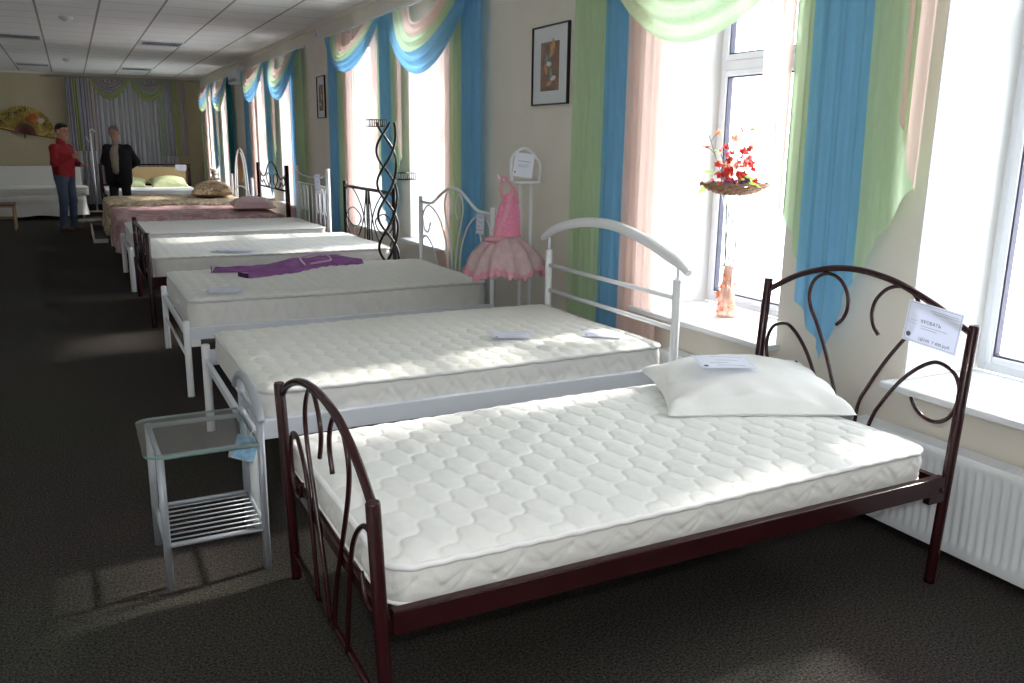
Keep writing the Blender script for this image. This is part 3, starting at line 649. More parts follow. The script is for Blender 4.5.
def swag(label, P0, P1, out, bands, sag_in, sag_out, end_drop=0.16, nf=5.5, bulge=0.11, group='draped swags', name='curtain_swag'):
    P0, P1, out = V(*P0), V(*P1), V(*out)
    t = thing(name, label, 'curtain', tuple((P0+P1)/2), group)
    nu = 40; v0 = 0.0
    for nm, m_, fr in bands:
        v1 = v0+fr; nv = max(6, int(56*fr)); P = np.zeros((nu+1, nv+1, 3))
        for j in range(nv+1):
            v = v0+(v1-v0)*j/nv
            for i in range(nu+1):
                u = i/nu; s = sin(PI*u); par = 1-(2*u-1)**2
                shape = par**0.9
                z = -(sag_in+(sag_out-sag_in)*v)*shape
                o = bulge*s*(0.35+0.65*sin(PI*min(1, 0.15+v*0.8)))+0.020*s**0.6*sin(2*PI*nf*v+0.6*sin(3*u+v))
                ins = 0.30*(1-v)**1.2; uu = ins+(1-2*ins)*u
                P[i, j] = P0+(P1-P0)*uu+V(0, 0, z-0.02*(1-s))+out*(0.02+o+0.02*v)
        m = MB(); m.grid(P); m.build(nm+'_fold', m_, t); v0 = v1
    return t
def jabot(label, c, cols, group='tapering jabots on the window piers'):
    """cols: outer, middle, centre (name, material)"""
    t = thing('curtain_jabot', label, 'curtain', (2.85, c, 0.6), group); d = c-2.58
    (n0, m0), (n1, m1), (n2, m2) = cols
    zt = 2.73; x = 2.84
    lin = lambda a, b: (lambda s: a+(b-a)*s)
    sheet(t, n0+'_sheer', m0, x-.004, (3.10+d, 2.89+d), (3.07+d, 2.885+d), zt, lambda s: 1.66-0.42*s-0.05*sin(3*PI*s), 2.2, 0.014, 11)
    sheet(t, n1+'_sheer', m1, x+.006, (2.91+d, 2.755+d), (2.89+d, 2.735+d), zt, lambda s: 1.27-0.30*s, 2.0, 0.013, 12)
    sheet(t, n2+'_sheer', m2, x-.006, (2.785+d, 2.495+d), (2.735+d, 2.45+d), zt, lambda s: (0.86-0.24*(s/0.6)) if s < 0.6 else (0.62+0.36*((s-0.6)/0.4)**0.8), 3.2, 0.014, 13)
    sheet(t, n1+'_sheer', m1, x+.006, (2.505+d, 2.305+d), (2.46+d, 2.225+d), zt, lambda s: 0.98+0.40*s, 2.2, 0.013, 14)
    sheet(t, n0+'_sheer', m0, x-.004, (2.33+d, 2.205+d), (2.30+d, 2.215+d), zt, lambda s: 1.66-0.30*s, 1.5, 0.014, 15)
    return t
G_, B_, K_ = ('green', GREEN), ('blue', BLUE), ('pink', PINK)
def pstr(*names): return [(*q, 1/len(names)) for q in names]
specs = {  # centre: (far panel, near panel, swag order from the top, jabot)
    2.58: ([(*G_, .37), (*B_, .27), (*K_, .36)], [(*G_, .37), (*B_, .27), (*K_, .36)], [(*K_, .22), (*B_, .2), (*G_, .58)], (K_, G_, B_), 'window with the flower vase', 'nearest window'),
    8.30: ([(*B_, .36), (*G_, .24), (*K_, .40)], [(*B_, .38), (*G_, .27), (*K_, .35)], [(*K_, .27), (*G_, .31), (*B_, .42)], (K_, G_, B_), 'window behind the black looped bed', 'window behind the scrolled white bed'),
    14.02: ([(*B_, .42), (*G_, .1), (*K_, .48)], [(*G_, .44), (*B_, .34), (*K_, .22)], [(*K_, .3), (*G_, .3), (*B_, .4)], (K_, G_, B_), 'window behind the oval-headed bed', 'window behind the dark curled headboard'),
    19.75: ([(*G_, .3), (*K_, .7)], [('teal', TEAL, .5), (*G_, .2), (*K_, .3)], [(*K_, .38), (*B_, .3), (*G_, .32)], (K_, G_, B_), 'farthest window', 'last window before the far corner'),
}
for c, (fp, np_, sw, jb, wf, wn_) in specs.items():
    yf0, yf1 = c+2.20, c+1.23; yn0, yn1 = c-2.16, c-1.23
    od = {2.58: 'nearest', 8.30: 'second', 14.02: 'third', 19.75: 'farthest'}[c]
    of_ = lambda st: ', '.join(q[0] for q in st)
    panel('%s voile panel left of the %s' % (of_(fp), wf), fp, yf0, yf1)
    if c != 2.58: panel('%s voile panel right of the %s' % (of_(np_), wn_), np_, yn0, yn1)
    swag('draped %s swag over the %s' % (of_(sw), wf), (2.84, c+(1.92 if c == 2.58 else 2.14), 2.74), (2.84, c+(-.10 if c == 2.58 else .06), 2.74), (-1, 0, 0), sw, 0.21, {2.58: 0.72, 8.30: 0.47}.get(c, 0.58))
    if c != 2.58: swag('draped %s swag over the %s' % (of_(sw), wn_), (2.84, c-(.14 if c == 2.58 else .06), 2.74), (2.84, c-2.14, 2.74), (-1, 0, 0), sw, 0.21, 0.63)
    jabot('pointed pink, green and blue jabot on the pier of the %s window pair' % od, c, jb)
    t = thing('curtain_rail', 'thin curtain rail above the %s window pair' % od, 'curtain rail', (2.86, c, 2.76), 'curtain rails')
    m = MB(); m.box(2.865, 2.885, c-2.25, c+2.25, 2.742, 2.765); m.build('rail', WHITE_METAL, t)
    for k in range(6):
        y = c-2.1+4.2*k/5; m = MB(); m.box(2.885, 2.93, y-0.012, y+0.012, 2.75, 2.762); m.tube(spline([(2.87, y, 2.742), (2.85, y, 2.70), (2.82, y, 2.70), (2.82, y, 2.735)], 4), 0.004, 6); m.build('bracket', SILVER, t)

# far wall drapery
YC = YB-0.14
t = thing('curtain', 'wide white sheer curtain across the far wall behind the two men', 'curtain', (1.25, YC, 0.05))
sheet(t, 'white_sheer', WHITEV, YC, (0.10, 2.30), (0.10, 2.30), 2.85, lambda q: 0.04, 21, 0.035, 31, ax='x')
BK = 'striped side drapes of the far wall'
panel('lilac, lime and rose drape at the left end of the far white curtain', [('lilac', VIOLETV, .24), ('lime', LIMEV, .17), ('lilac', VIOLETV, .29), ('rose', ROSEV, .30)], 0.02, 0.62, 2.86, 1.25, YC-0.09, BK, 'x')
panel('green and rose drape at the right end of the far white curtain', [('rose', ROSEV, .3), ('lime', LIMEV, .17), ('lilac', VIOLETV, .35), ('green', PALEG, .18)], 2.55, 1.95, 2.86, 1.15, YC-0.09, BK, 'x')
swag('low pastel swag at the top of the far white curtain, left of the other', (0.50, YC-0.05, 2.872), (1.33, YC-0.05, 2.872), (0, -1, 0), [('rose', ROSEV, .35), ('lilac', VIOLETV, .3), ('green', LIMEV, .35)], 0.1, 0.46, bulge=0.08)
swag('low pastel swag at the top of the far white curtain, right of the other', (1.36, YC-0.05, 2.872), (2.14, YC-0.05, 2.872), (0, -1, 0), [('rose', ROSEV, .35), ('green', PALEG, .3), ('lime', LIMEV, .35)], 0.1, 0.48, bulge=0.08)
t = thing('curtain_rail', 'long thin curtain rod below the ceiling on the far wall', 'curtain rail', (1.2, YC, 2.87))
m = MB(); m.cyl((-0.42, YC-0.05, 2.875), (2.82, YC-0.05, 2.875), 0.012, 8); m.build('rod', SILVER, t)
for x in (-0.42, 2.82):
    m = MB(); m.ell((x, YC-0.05, 2.875), (0.025, 0.025, 0.025), 10, 8); m.build('finial', SILVER, t)
for x in (-0.2, 1.2, 2.7):
    m = MB(); m.box(x-0.01, x+0.01, YC-0.05, YB, 2.87, 2.88); m.build('bracket', SILVER, t)

# ------------------------------------------------------------------ nightstand
t = thing('nightstand', 'small silver tube nightstand with glass top and slatted lower shelf', 'nightstand', (0.33, 3.1, 0))
xa, xb, ya, yb = 0.172, 0.505, 2.92, 3.285
m = MB(); m.cyl((xa, ya, 0), (xa, ya, 0.487), 0.0135, 14); m.build('leg', SILVER, t)
m = MB(); m.cyl((xa-.008, yb, 0), (xa-.008, yb, 0.487), 0.0135, 14); m.build('leg', SILVER, t)
for y in (ya, yb):
    m = MB(); m.cyl((xb, y, 0), (xb, y, 0.625 if y > 3 else 0.58), 0.0135, 14); m.build('leg', SILVER, t)
m = MB(); hp = spline([(xb, ya-0.012, 0.562), (xb, ya, 0.585), (xb, ya+0.05, 0.618), (xb, ya+0.13, 0.644), (xb, (ya+yb)/2+.05, 0.656), (xb, yb-0.05, 0.650), (xb, yb+0.03, 0.632), (xb, yb+0.10, 0.595), (xb, yb+0.12, 0.570)], 6)
m.tube(hp, 0.0165, 14); m.build('back_hoop', SILVER, t)
for z in (0.565, 0.535):
    m = MB(); m.cyl((xb, ya, z), (xb, yb, z), 0.008, 10); m.build('cross_bar', SILVER, t)
for k in range(2):
    y = ya+0.12+0.125*k; m = MB(); a = np.linspace(0, 2*PI, 17)[:-1]; m.tube(np.stack([np.full(16, xb), y+0.014*np.cos(a), 0.55+0.012*np.sin(a)], -1), 0.004, 6, True); m.build('ring', SILVER, t)
m = MB(); r = 0.0095
m.cyl((xa, ya, 0.478), (xb, ya, 0.478), r, 10); m.cyl((xa-.008, yb, 0.478), (xb, yb, 0.478), r, 10); m.cyl((xa, ya, 0.478), (xa-.008, yb, 0.478), r, 10); m.cyl((xb, ya, 0.478), (xb, yb, 0.478), r, 10)
m.build('top_frame', SILVER, t)
gl = []                                                    # glass plate with rounded left corners
gx0, gx1, gy0, gy1, gr = 0.120, 0.490, 2.868, 3.325, 0.055
for (cx_, cy_, a0) in ((gx0+gr, gy1-gr, PI/2), (gx0+gr, gy0+gr, PI)):
    gl += [(cx_+gr*cos(a0+PI/2*k/8), cy_+gr*sin(a0+PI/2*k/8)) for k in range(9)]
gl = gl+[(gx1, gy0), (gx1, gy1)]
GLT = glass('table_glass', (0.80, 0.86, 0.85), 0.5, 0.12); GLE = mat('green_glass_edge', (0.20, 0.33, 0.30), 0.2, coat=0.5)
n = len(gl); m = MB(); m.add([(x, y, 0.4985) for x, y in gl], [tuple(range(n))], False); g_ = m.build('glass_top', GLT, t); g_['label'] = 'clear glass top with rounded corners'
m = MB(); m.add([(x, y, 0.490) for x, y in gl]+[(x, y, 0.4985) for x, y in gl], [(k, (k+1) % n, n+(k+1) % n, n+k) for k in range(n)], True); m.build('glass_edge', GLE, g_)
zs = 0.155
m = MB(); m.cyl((xa, ya, zs), (xb, ya, zs), 0.009, 10); m.cyl((xa-.008, yb, zs), (xb, yb, zs), 0.009, 10); m.cyl((xa, ya, zs), (xa-.008, yb, zs), 0.009, 10); m.cyl((xb, ya, zs), (xb, yb, zs), 0.009, 10)
sh = m.build('shelf_frame', SILVER, t)
for k in range(8):
    y = ya+(yb-ya)*(k+1)/9; m = MB(); m.cyl((xa-.004, y, zs+0.003), (xb, y, zs+0.003), 0.0032, 8); m.build('shelf_rod', SILVER, sh)
# plastic sleeve with blue leaflet and brown card tied to the nightstand
TP = thing('price_tag', 'blue leaflet in a plastic sleeve hanging from the nightstand back', 'price card', (0.47, 2.98, 0.40))
BLUEP = mat('pale_blue_leaflet', (0.30, 0.55, 0.86), 0.4, var=0.35, scale=45)
m = MB(); m.hexa((0.462, 2.985, 0.447), V(0.036, -0.008, -0.012), V(0.0002, 0.0015, 0.0008), V(0.014, 0.004, 0.040)); m.build('blue_leaflet', BLUEP, TP)
m = MB(); m.hexa((0.447, 2.99, 0.425), V(0.040, -0.009, -0.015), V(0.0002, 0.0015, 0.0008), V(0.005, 0.004, 0.020)); m.build('brown_card', mat('grey_brown_card', (0.45, 0.40, 0.40), 0.6), TP)
m = MB(); m.tube(spline([(0.475, 2.985, 0.485), (0.49, 2.98, 0.51), (0.505, 2.985, 0.545)], 5), 0.0015, 5); m.build('tie', PIPING, TP)

# ------------------------------------------------------------------ radiators
def radiator(label, y0, y1):
    z0, z1, xf, xr = 0.035, 0.425, 2.815, 2.905
    t = thing('radiator', label, 'radiator', (2.86, (y0+y1)/2, z0), 'radiators under the windows')
    pitch = 0.0333; prof = []; y = y0
    zz = [z0, z0+0.030, z0+0.050, z0+0.062, z1-0.062, z1-0.050, z1-0.030, z1-0.004, z1]
    ys = np.arange(y0, y1, pitch/8); P = np.zeros((len(ys), len(zz), 3))
    f = np.clip(1.6*np.cos(2*PI*(ys-y0)/pitch), -1, 1)*0.5+0.5
    amp = [0, 0, 0.4, 1, 1, 0.4, 0, 0, 0]; off = [0.004, 0, 0, 0, 0, 0, 0, 0, 0.004]
    for j, z in enumerate(zz): P[:, j] = np.stack([xf+off[j]+0.008*amp[j]*f, ys, np.full(len(ys), z)], -1)
    m = MB(); m.grid(P, flip=True); m.build('front_panel', RADW, t)
    m = MB(); m.box(xr-0.012, xr, y0, y1-0.004, z0, z1-0.02); m.build('rear_panel', RADW, t)
    m = MB(); m.box(xf+0.002, xr, y0-0.003, y0, z0+0.02, z1); m.box(xf+0.002, xr, y1-0.004, y1, z0+0.02, z1); m.build('side_cover', RADW, t)
    m = MB()
    for k in range(7): x = xf+0.008+(xr-xf-0.016)*k/6; m.box(x-0.003, x+0.003, y0, y1-0.004, z1-0.006, z1+0.002)
    k = 0
    while y0+0.1*k < y1: y = y0+0.1*k; m.box(xf+0.004, xr-0.002, y-0.003, y+0.003, z1-0.006, z1+0.001); k += 1
    m.build('top_grille', RADW, t)
    m = MB(); m.box(xf+0.02, xr-0.014, y0+0.01, y1-0.01, z0+0.03, z1-0.03); m.build('fins', DARKGAP, t)
    m = MB(); m.cyl((2.86, y1-0.05, 0.0), (2.86, y1-0.05, z0+0.03), 0.010, 8); m.cyl((2.86, y0+0.05, 0.0), (2.86, y0+0.05, z0+0.03), 0.010, 8); m.build('pipe', RADW, t)
    for y in (y0+0.15, y1-0.15):
        m = MB(); m.box(xr, WX, y-0.015, y+0.015, z0+0.05, z1-0.05); m.build('wall_bracket', RADW, t)
radiator('ribbed white radiator under the nearest window, beside the dark bed', 1.0, 2.36)
radiator('white radiator under the flower vase window, mostly hidden by beds', 2.60, 3.70)

# ------------------------------------------------------------------ vase of berries on the sill
vx, vy, vz = 3.14, 3.54, SILL
t = thing('flower_vase', 'tall slender glass vase with wicker tray of red blossoms on the sill', 'vase of flowers', (vx, vy, vz))
VGL = glass('vase_glass', (0.90, 0.92, 0.92), 0.12)
m = MB(); m.lathe([(0.001, 0.0), (0.055, 0.0), (0.054, 0.01), (0.034, 0.04), (0.028, 0.10), (0.030, 0.30), (0.036, 0.45), (0.045, 0.58), (0.066, 0.672), (0.068, 0.675)], (vx, vy, vz), 28); m.build('glass_body', VGL, t)
WICK = mat('brown_wicker', (0.22, 0.12, 0.07), 0.8, var=0.4, scale=120)
tr = None; m = MB()
for k in range(7):
    a = np.linspace(0, 2*PI, 49)[:-1]; R_ = 0.05+0.021*k; z = vz+0.674+0.001*k+0.0011*k*k
    m.tube(np.stack([vx+R_*np.cos(a), vy+R_*np.sin(a), z+0.005*np.sin(12*a+k*PI)], -1), 0.0085, 6, True)
for k in range(24):
    a = 2*PI*k/24; m.tube([(vx+R_*cos(a)*q, vy+R_*sin(a)*q, vz+0.668+0.055*q**2.2) for q in (0.2, 0.5, 0.8, 1.0)], 0.004, 5)
tray = m.build('wicker_tray', WICK, t); tray['label'] = 'shallow brown wicker tray'
STEM = mat('dark_twig', (0.05, 0.035, 0.03), 0.7); RED = mat('red_blossom', (0.72, 0.04, 0.03), 0.5, var=0.3, scale=40); PEACH = mat('peach_blossom', (0.90, 0.52, 0.38), 0.6, var=0.15, scale=50, trans=0.4)
LEAF = mat('bright_leaf', (0.34, 0.55, 0.10), 0.5, trans=0.4); PURP = mat('purple_berries', (0.13, 0.05, 0.20), 0.5)
def petals(m, c, r, n=5, seed=0):
    rg = np.random.default_rng(seed); ax = rg.normal(size=3); ax[2] += 0.6; ax /= np.linalg.norm(ax)
    u = np.cross(ax, (0.3, 1, 0.2)); u /= np.linalg.norm(u); w_ = np.cross(ax, u)
    for k in range(n):
        a = 2*PI*k/n; d = cos(a)*u+sin(a)*w_; e_ = -sin(a)*u+cos(a)*w_
        m.grid(np.array([[c+d*r*p*0.95+e_*q*r*0.45*sin(PI*min(1, p+0.12))+ax*r*0.35*p*p for q in (-1, 0, 1)] for p in (0.05, 0.4, 0.75, 1.0)]))
    m.ell(c+ax*r*0.1, (r*0.25,)*3, 8, 6)
rg = np.random.default_rng(5); twigs = []
for k in range(11):                                         # twigs rise out of the vase through the tray
    a = 2*PI*k/11+rg.uniform(-.2, .2); R1 = rg.uniform(.06, .21); top = V(vx+R1*cos(a), vy+R1*sin(a), vz+rg.uniform(.80, 1.02))
    if k == 3: top = V(vx, vy+0.02, vz+1.10)
    pts = spline([(vx+0.016*cos(a), vy+0.016*sin(a), vz+0.10), (vx+0.026*cos(a+.9), vy+0.026*sin(a+.9), vz+0.34), (vx+0.038*cos(a+1.2), vy+0.038*sin(a+1.2), vz+0.64), (vx+0.5*R1*cos(a), vy+0.5*R1*sin(a), vz+0.78), top], 6)
    m = MB(); m.tube(pts, np.linspace(0.0022, 0.0013, len(pts)), 6); twigs.append((m.build('twig', STEM, t), pts))
    for q in range(5):                                      # side shoots with blossoms
        b0 = pts[-2-q*2]; e0 = b0+V(rg.uniform(-.04, .04), rg.uniform(-.06, .06), rg.uniform(.01, .06))
        m = MB(); m.tube([b0, (b0+e0)/2+V(0, 0, .008), e0], 0.0013, 5); m.build('side_shoot', STEM, twigs[-1][0])
        m = MB(); petals(m, e0, rg.uniform(.020, .032), 5, 100+k*5+q); m.build('blossom', RED if rg.random() < .8 else PEACH, twigs[-1][0])
for k in range(9):
    a = 2*PI*k/9+.3; c0 = V(vx+0.10*cos(a), vy+0.12*sin(a), vz+0.715+rg.uniform(0, .03)); m = MB(); petals(m, c0, 0.026, 6, 300+k); m.build('blossom', RED if k % 3 else PURP, tray)
for k in range(22):
    a = rg.uniform(0, 2*PI); q = rg.uniform(0, .09); m = MB(); m.ell((vx+q*cos(a), vy+q*sin(a), vz+0.715+rg.uniform(0, .02)), (.011,)*3, 8, 6); m.build('purple_berry', PURP, tray)
def leaf(parent, p0, d, L_, w_):
    p0, d = V(*p0), V(*d); d /= np.linalg.norm(d); sd = np.cross(d, (0.6, -0.5, 0.6)); sd /= np.linalg.norm(sd)
    m = MB(); m.grid(np.array([[p0+d*L_*s+sd*q*w_*sin(PI*min(1, s*.95+.05))+V(0, 0, -0.35*L_*s*s) for q in (-1, 0, 1)] for s in np.linspace(0, 1, 9)])); m.build('leaf', LEAF, parent)
for (dy, dz, d) in ((.10, .82, (0, .7, .9)), (.13, .76, (0, 1, .5)), (.15, .71, (0, 1, -.1)), (-.06, .74, (0, -.8, .4)), (.02, .78, (.1, .1, 1)), (-.10, .72, (0, -1, .3)), (.12, .74, (0, .9, 1.2)), (.16, .70, (-.2, .7, .9)), (.08, .86, (0, .8, .7)), (.03, .62, (0, .1, -1)), (.06, .75, (-.3, .6, .9))):
    leaf(t, (vx-.02, vy+dy, vz+dz), d, .13, .016)
for k in range(34):                                         # wrap of pale blossoms around the foot
    a = rg.uniform(0, 2*PI); q = rg.uniform(.022, .062); z = rg.uniform(.02, .30); q *= 1-0.5*z
    m = MB(); petals(m, V(vx+q*cos(a), vy+q*sin(a), vz+z), rg.uniform(.018, .028), 5, 500+k); m.build('pale_blossom', PEACH, t)
m = MB(); m.lathe([(.05, .004), (.045, .10), (.03, .2), (.024, .28)], (vx, vy, vz), 18, lambda a, z: 1+.08*sin(7*a+z*30)); m.build('gauze_wrap', sheer('peach_gauze', (0.93, .72, .64), .6, .5), t)

# ------------------------------------------------------------------ twisted black rack
rx, ry = 2.425, 7.08
t = thing('twisted_rack', 'tall black rack of twisted rods with two small side baskets', 'rack', (rx, ry, 0))
for s in range(3):
    pts = []; ph = 2*PI*s/3
    for k in range(121):
        z = 1.69*k/120; a = ph+z*2*PI/0.82; R_ = 0.092*(0.9+0.25*sin(z*7+ph)) if z > .30 else 0.088+0.16*((.30-z)/.30)**1.5
        pts.append((rx+R_*cos(a), ry+R_*sin(a), max(.012, z)))
    m = MB(); m.tube(pts, 0.0115, 8); m.build('twisted_rod', BLACKM, t)
def basket(dx, dy, z):
    m = MB(); c = V(rx+dx, ry+dy, z); L_, W_, H_ = .075, .05, .055
    for h in (0, H_):
        m.tube([c+V(-L_, -W_, h), c+V(L_, -W_, h), c+V(L_, W_, h), c+V(-L_, W_, h)], 0.004, 6, True)
    for k in range(9):
        x = -L_+2*L_*k/8
        for y in (-W_, W_): m.cyl(c+V(x, y, 0), c+V(x, y, H_), 0.0028, 5)
    for k in range(5): x = -L_+2*L_*k/4; m.cyl(c+V(x, -W_, 0), c+V(x, W_, 0), 0.003, 5)
    b_ = m.build('wire_basket', BLACKM, t)
    m = MB(); sg = -1 if dx > 0 else 1; m.cyl(c+V(sg*L_, 0, 0), V(rx+0.06*(1 if dx > 0 else -1), ry, z+.01), 0.006, 6); m.build('bracket', BLACKM, t)
basket(-.105, 0, 1.655); basket(.145, 0, 1.215)

# ------------------------------------------------------------------ white valet stand with sign
sx_, sy_ = 2.63, 4.95
t = thing('valet_stand', 'white metal stand with round tray and curved back behind the pink dress', 'stand', (sx_, sy_, 0))
m = MB(); m.lathe([(.001, 0), (.15, 0), (.15, .012), (.02, .022), (.001, .022)], (sx_, sy_, 0), 24); m.build('base', WHITE_METAL, t)
for dx in (-.04, .035):
    m = MB(); m.cyl((sx_+dx, sy_, .02), (sx_+dx, sy_, 1.28), .0115, 10); m.build('pole', WHITE_METAL, t)
m = MB(); m.lathe([(.001, 0), (.095, 0), (.10, .008), (.10, .018), (.09, .012), (.001, .012)], (sx_, sy_, 1.275), 28); m.build('tray', WHITE_METAL, t)
m = MB(); m.tube(spline([(sx_-.10, sy_+.01, 1.285), (sx_-.11, sy_+.01, 1.38), (sx_-.095, sy_+.01, 1.45), (sx_-.03, sy_+.01, 1.495), (sx_+.03, sy_+.01, 1.48), (sx_+.09, sy_+.01, 1.42), (sx_+.108, sy_+.01, 1.37), (sx_+.10, sy_+.01, 1.285)], 6), .010, 8); m.build('back_hoop', WHITE_METAL, t)
m = MB(); m.tube(spline([(sx_-.09, sy_-.01, 1.285), (sx_-.15, sy_-.03, 1.30), (sx_-.20, sy_-.03, 1.305), (sx_-.225, sy_-.03, 1.33)], 5), .007, 8); m.build('hook_arm', WHITE_METAL, t)
card('white card with black heading leaning on the white valet stand', (sx_-.10, sy_-.035, 1.475), (.88, -.42, -.12), (.05, .05, 1), .125, .15, [(.2, .85, .34, .03), (.2, .8, .50, .02), (.2, .7, .57, .02)], False, texts=[])
m = bpy.data.objects

# ------------------------------------------------------------------ pink ballet dress
dx, dy = 2.47, 4.92
t = thing('ballet_dress', 'pink child\'s ballet dress with frilled tulle skirt hanging from the white stand', 'dress', (dx, dy, .69))
PINKS = mat('pink_sequin', (0.84, 0.28, 0.46), 0.4, var=0.15, scale=90, bump=.3, bscale=240); TULLE = mat('rose_tulle', (0.78, 0.60, 0.62), 0.9, var=0.15, scale=22, trans=0.35); FRILL = mat('pink_frill', (0.84, 0.42, 0.52), 0.7, var=.1, scale=60, trans=.3)
n = 72; prof = [(0.070, .935), (.075, .945), (.105, .928), (.16, .888), (.208, .836), (.242, .782), (.256, .730)]
P = np.array([[(dx+(rr*(1+(.05+.05*k/6)*sin(13*a)+.03*sin(29*a+k)))*cos(a), dy+(rr*(1+(.05+.05*k/6)*sin(13*a)+.03*sin(29*a+k)))*sin(a)*.86, z+.02*sin(5*a)*k/6) for a in np.linspace(0, 2*PI, n+1)[:-1]] for k, (rr, z) in enumerate(prof)])
m = MB(); m.grid(P, cv=True); m.build('tulle_skirt', TULLE, t)
P2 = np.array([[(dx+q*(1+.12*sin(13*a)+.05*sin(23*a))*cos(a), dy+q*(1+.12*sin(13*a)+.05*sin(23*a))*sin(a)*.86, z+.012*sin(17*a)) for a in np.linspace(0, 2*PI, n+1)[:-1]] for q, z in ((.09, .90), (.16, .84), (.212, .765), (.226, .695))])
m = MB(); m.grid(P2, cv=True); m.build('under_skirt', TULLE, t)
n = 180; fr = []
for k, (q, z) in enumerate(((.249, .745), (.258, .725), (.262, .702))):
    row = []
    for a in np.linspace(0, 2*PI, n+1)[:-1]:
        e = q*(1+.10*sin(13*a)+.025*sin(45*a)*k); row.append((dx+e*cos(a), dy+e*sin(a)*.86, z+.02*sin(5*a)+.008*sin(45*a+1)*k))
    fr.append(row)
m = MB(); m.grid(np.array(fr), cv=True); m.build('frill', FRILL, t)
def bod(zs): 
    P = []
    for (z, a_, b_, ox) in zs: P.append([(dx+ox+a_*cos(q)*(1+.03*sin(6*q)), dy+b_*sin(q), z) for q in np.linspace(0, 2*PI, 33)[:-1]])
    return np.array(P)
m = MB(); m.grid(bod([(.93, .098, .06, .01), (.99, .092, .058, .01), (1.06, .088, .052, .015), (1.12, .075, .045, .02), (1.17, .05, .034, .02), (1.215, .022, .02, .02)]), cv=True); m.build('bodice', PINKS, t)
for s in (-1, 1):
    m = MB(); m.tube(spline([(dx+.02+s*.05, dy-.03, 1.15), (dx-.005+s*.05, dy-.03, 1.24), (dx-.02+s*.02, dy-.01, 1.30), (dx-.03, dy+.02, 1.325)], 5), .010, 8); m.build('strap', FRILL, t)
m = MB(); m.grid(np.array([[(dx-.085+.10*s+.012*sin(q*9), dy-.058-.012*q, .935+.30*s+.02*sin(9*s)) for q in (-.9, -.3, .3, .9)] for s in np.linspace(0, 1, 14)])); m.build('frill', FRILL, t)
m = MB(); m.ell((dx-.09, dy-.05, .93), (.09, .03, .022), 16, 8); m.build('sash', FRILL, t)

# ------------------------------------------------------------------ purple cardigan
PURPM = mat('purple_knit', (0.30, 0.12, 0.34), 0.9, var=.15, scale=14, bump=.35, bscale=180); LILAC = mat('lilac_trim', (0.62, 0.42, 0.66), 0.7); DKP = mat('dark_cuff', (0.07, 0.02, 0.09), 0.9)
t = thing('cardigan', 'purple knitted cardigan laid out with sleeves gathered on the pale mattress', 'cardigan', (1.35, 6.2, .585))
def clothpiece(name, path, wid, ht, m_, parent, seed=0):
    P = spline(path, 10); n = len(P); rg = np.random.default_rng(seed); p = rg.uniform(0, 6, 4); G = []
    for i, c in enumerate(P):
        s = i/(n-1); tng = P[min(i+1, n-1)]-P[max(i-1, 0)]; tng[2] = 0; tng /= np.linalg.norm(tng); sd = V(-tng[1], tng[0], 0)
        wv = np.interp(s, np.linspace(0, 1, len(wid)), wid); hv = np.interp(s, np.linspace(0, 1, len(ht)), ht); row = []
        for q in np.linspace(-1, 1, 15):
            row.append(c+sd*wv*q*(1+.06*sin(9*s+p[0]))+V(0, 0, hv*(1-q**4)*(.75+.25*sin(3*q*2+7*s+p[1])+.12*sin(22*s+4*q+p[2]))))
        row[0][2] = row[-1][2] = c[2]; G.append(row)
    G[0] = [V(r_[0], r_[1], c0[2]) for r_, c0 in zip(G[0], [P[0]]*15)]; G[-1] = [V(r_[0], r_[1], P[-1][2]) for r_ in G[-1]]
    m = MB(); m.grid(np.array(G)); return m.build(name, m_, parent)
zc = .593
clothpiece('sleeve', [(.84, 6.44, zc), (1.05, 6.38, zc), (1.25, 6.36, zc), (1.42, 6.40, zc)], [.075, .09, .11, .10], [.03, .035, .045, .045], PURPM, t, 1)
clothpiece('sleeve', [(1.00, 6.06, zc), (1.15, 6.12, zc), (1.32, 6.22, zc), (1.48, 6.33, zc)], [.07, .085, .10, .10], [.03, .035, .05, .05], PURPM, t, 2)
clothpiece('body', [(1.08, 6.28, zc), (1.30, 6.32, zc), (1.50, 6.40, zc), (1.68, 6.46, zc), (1.86, 6.46, zc), (1.98, 6.44, zc)], [.08, .15, .16, .11, .12, .05], [.03, .05, .075, .07, .06, .03], PURPM, t, 3)
for c, a in (((.835, 6.44), 1.3), ((.992, 6.055), 1.8)):
    m = MB(); m.hexa((c[0], c[1], zc+.016), (.014*cos(a), .014*sin(a), 0), (-.055*sin(a-1.4), .055*cos(a-1.4), 0), (0, 0, .016)); m.build('cuff', DKP, t, bevel=.006)
m = MB(); m.tube(spline([(1.46, 6.20, zc+.045), (1.44, 6.26, zc+.085), (1.50, 6.32, zc+.10), (1.58, 6.34, zc+.10), (1.66, 6.36, zc+.09), (1.68, 6.30, zc+.06), (1.60, 6.25, zc+.055), (1.50, 6.21, zc+.05)], 6), .008, 8); m.build('collar_trim', LILAC, t)
m = MB(); m.tube(spline([(1.62, 6.38, zc+.085), (1.72, 6.44, zc+.085), (1.80, 6.47, zc+.075)], 5), .007, 8); m.build('collar_trim', LILAC, t)

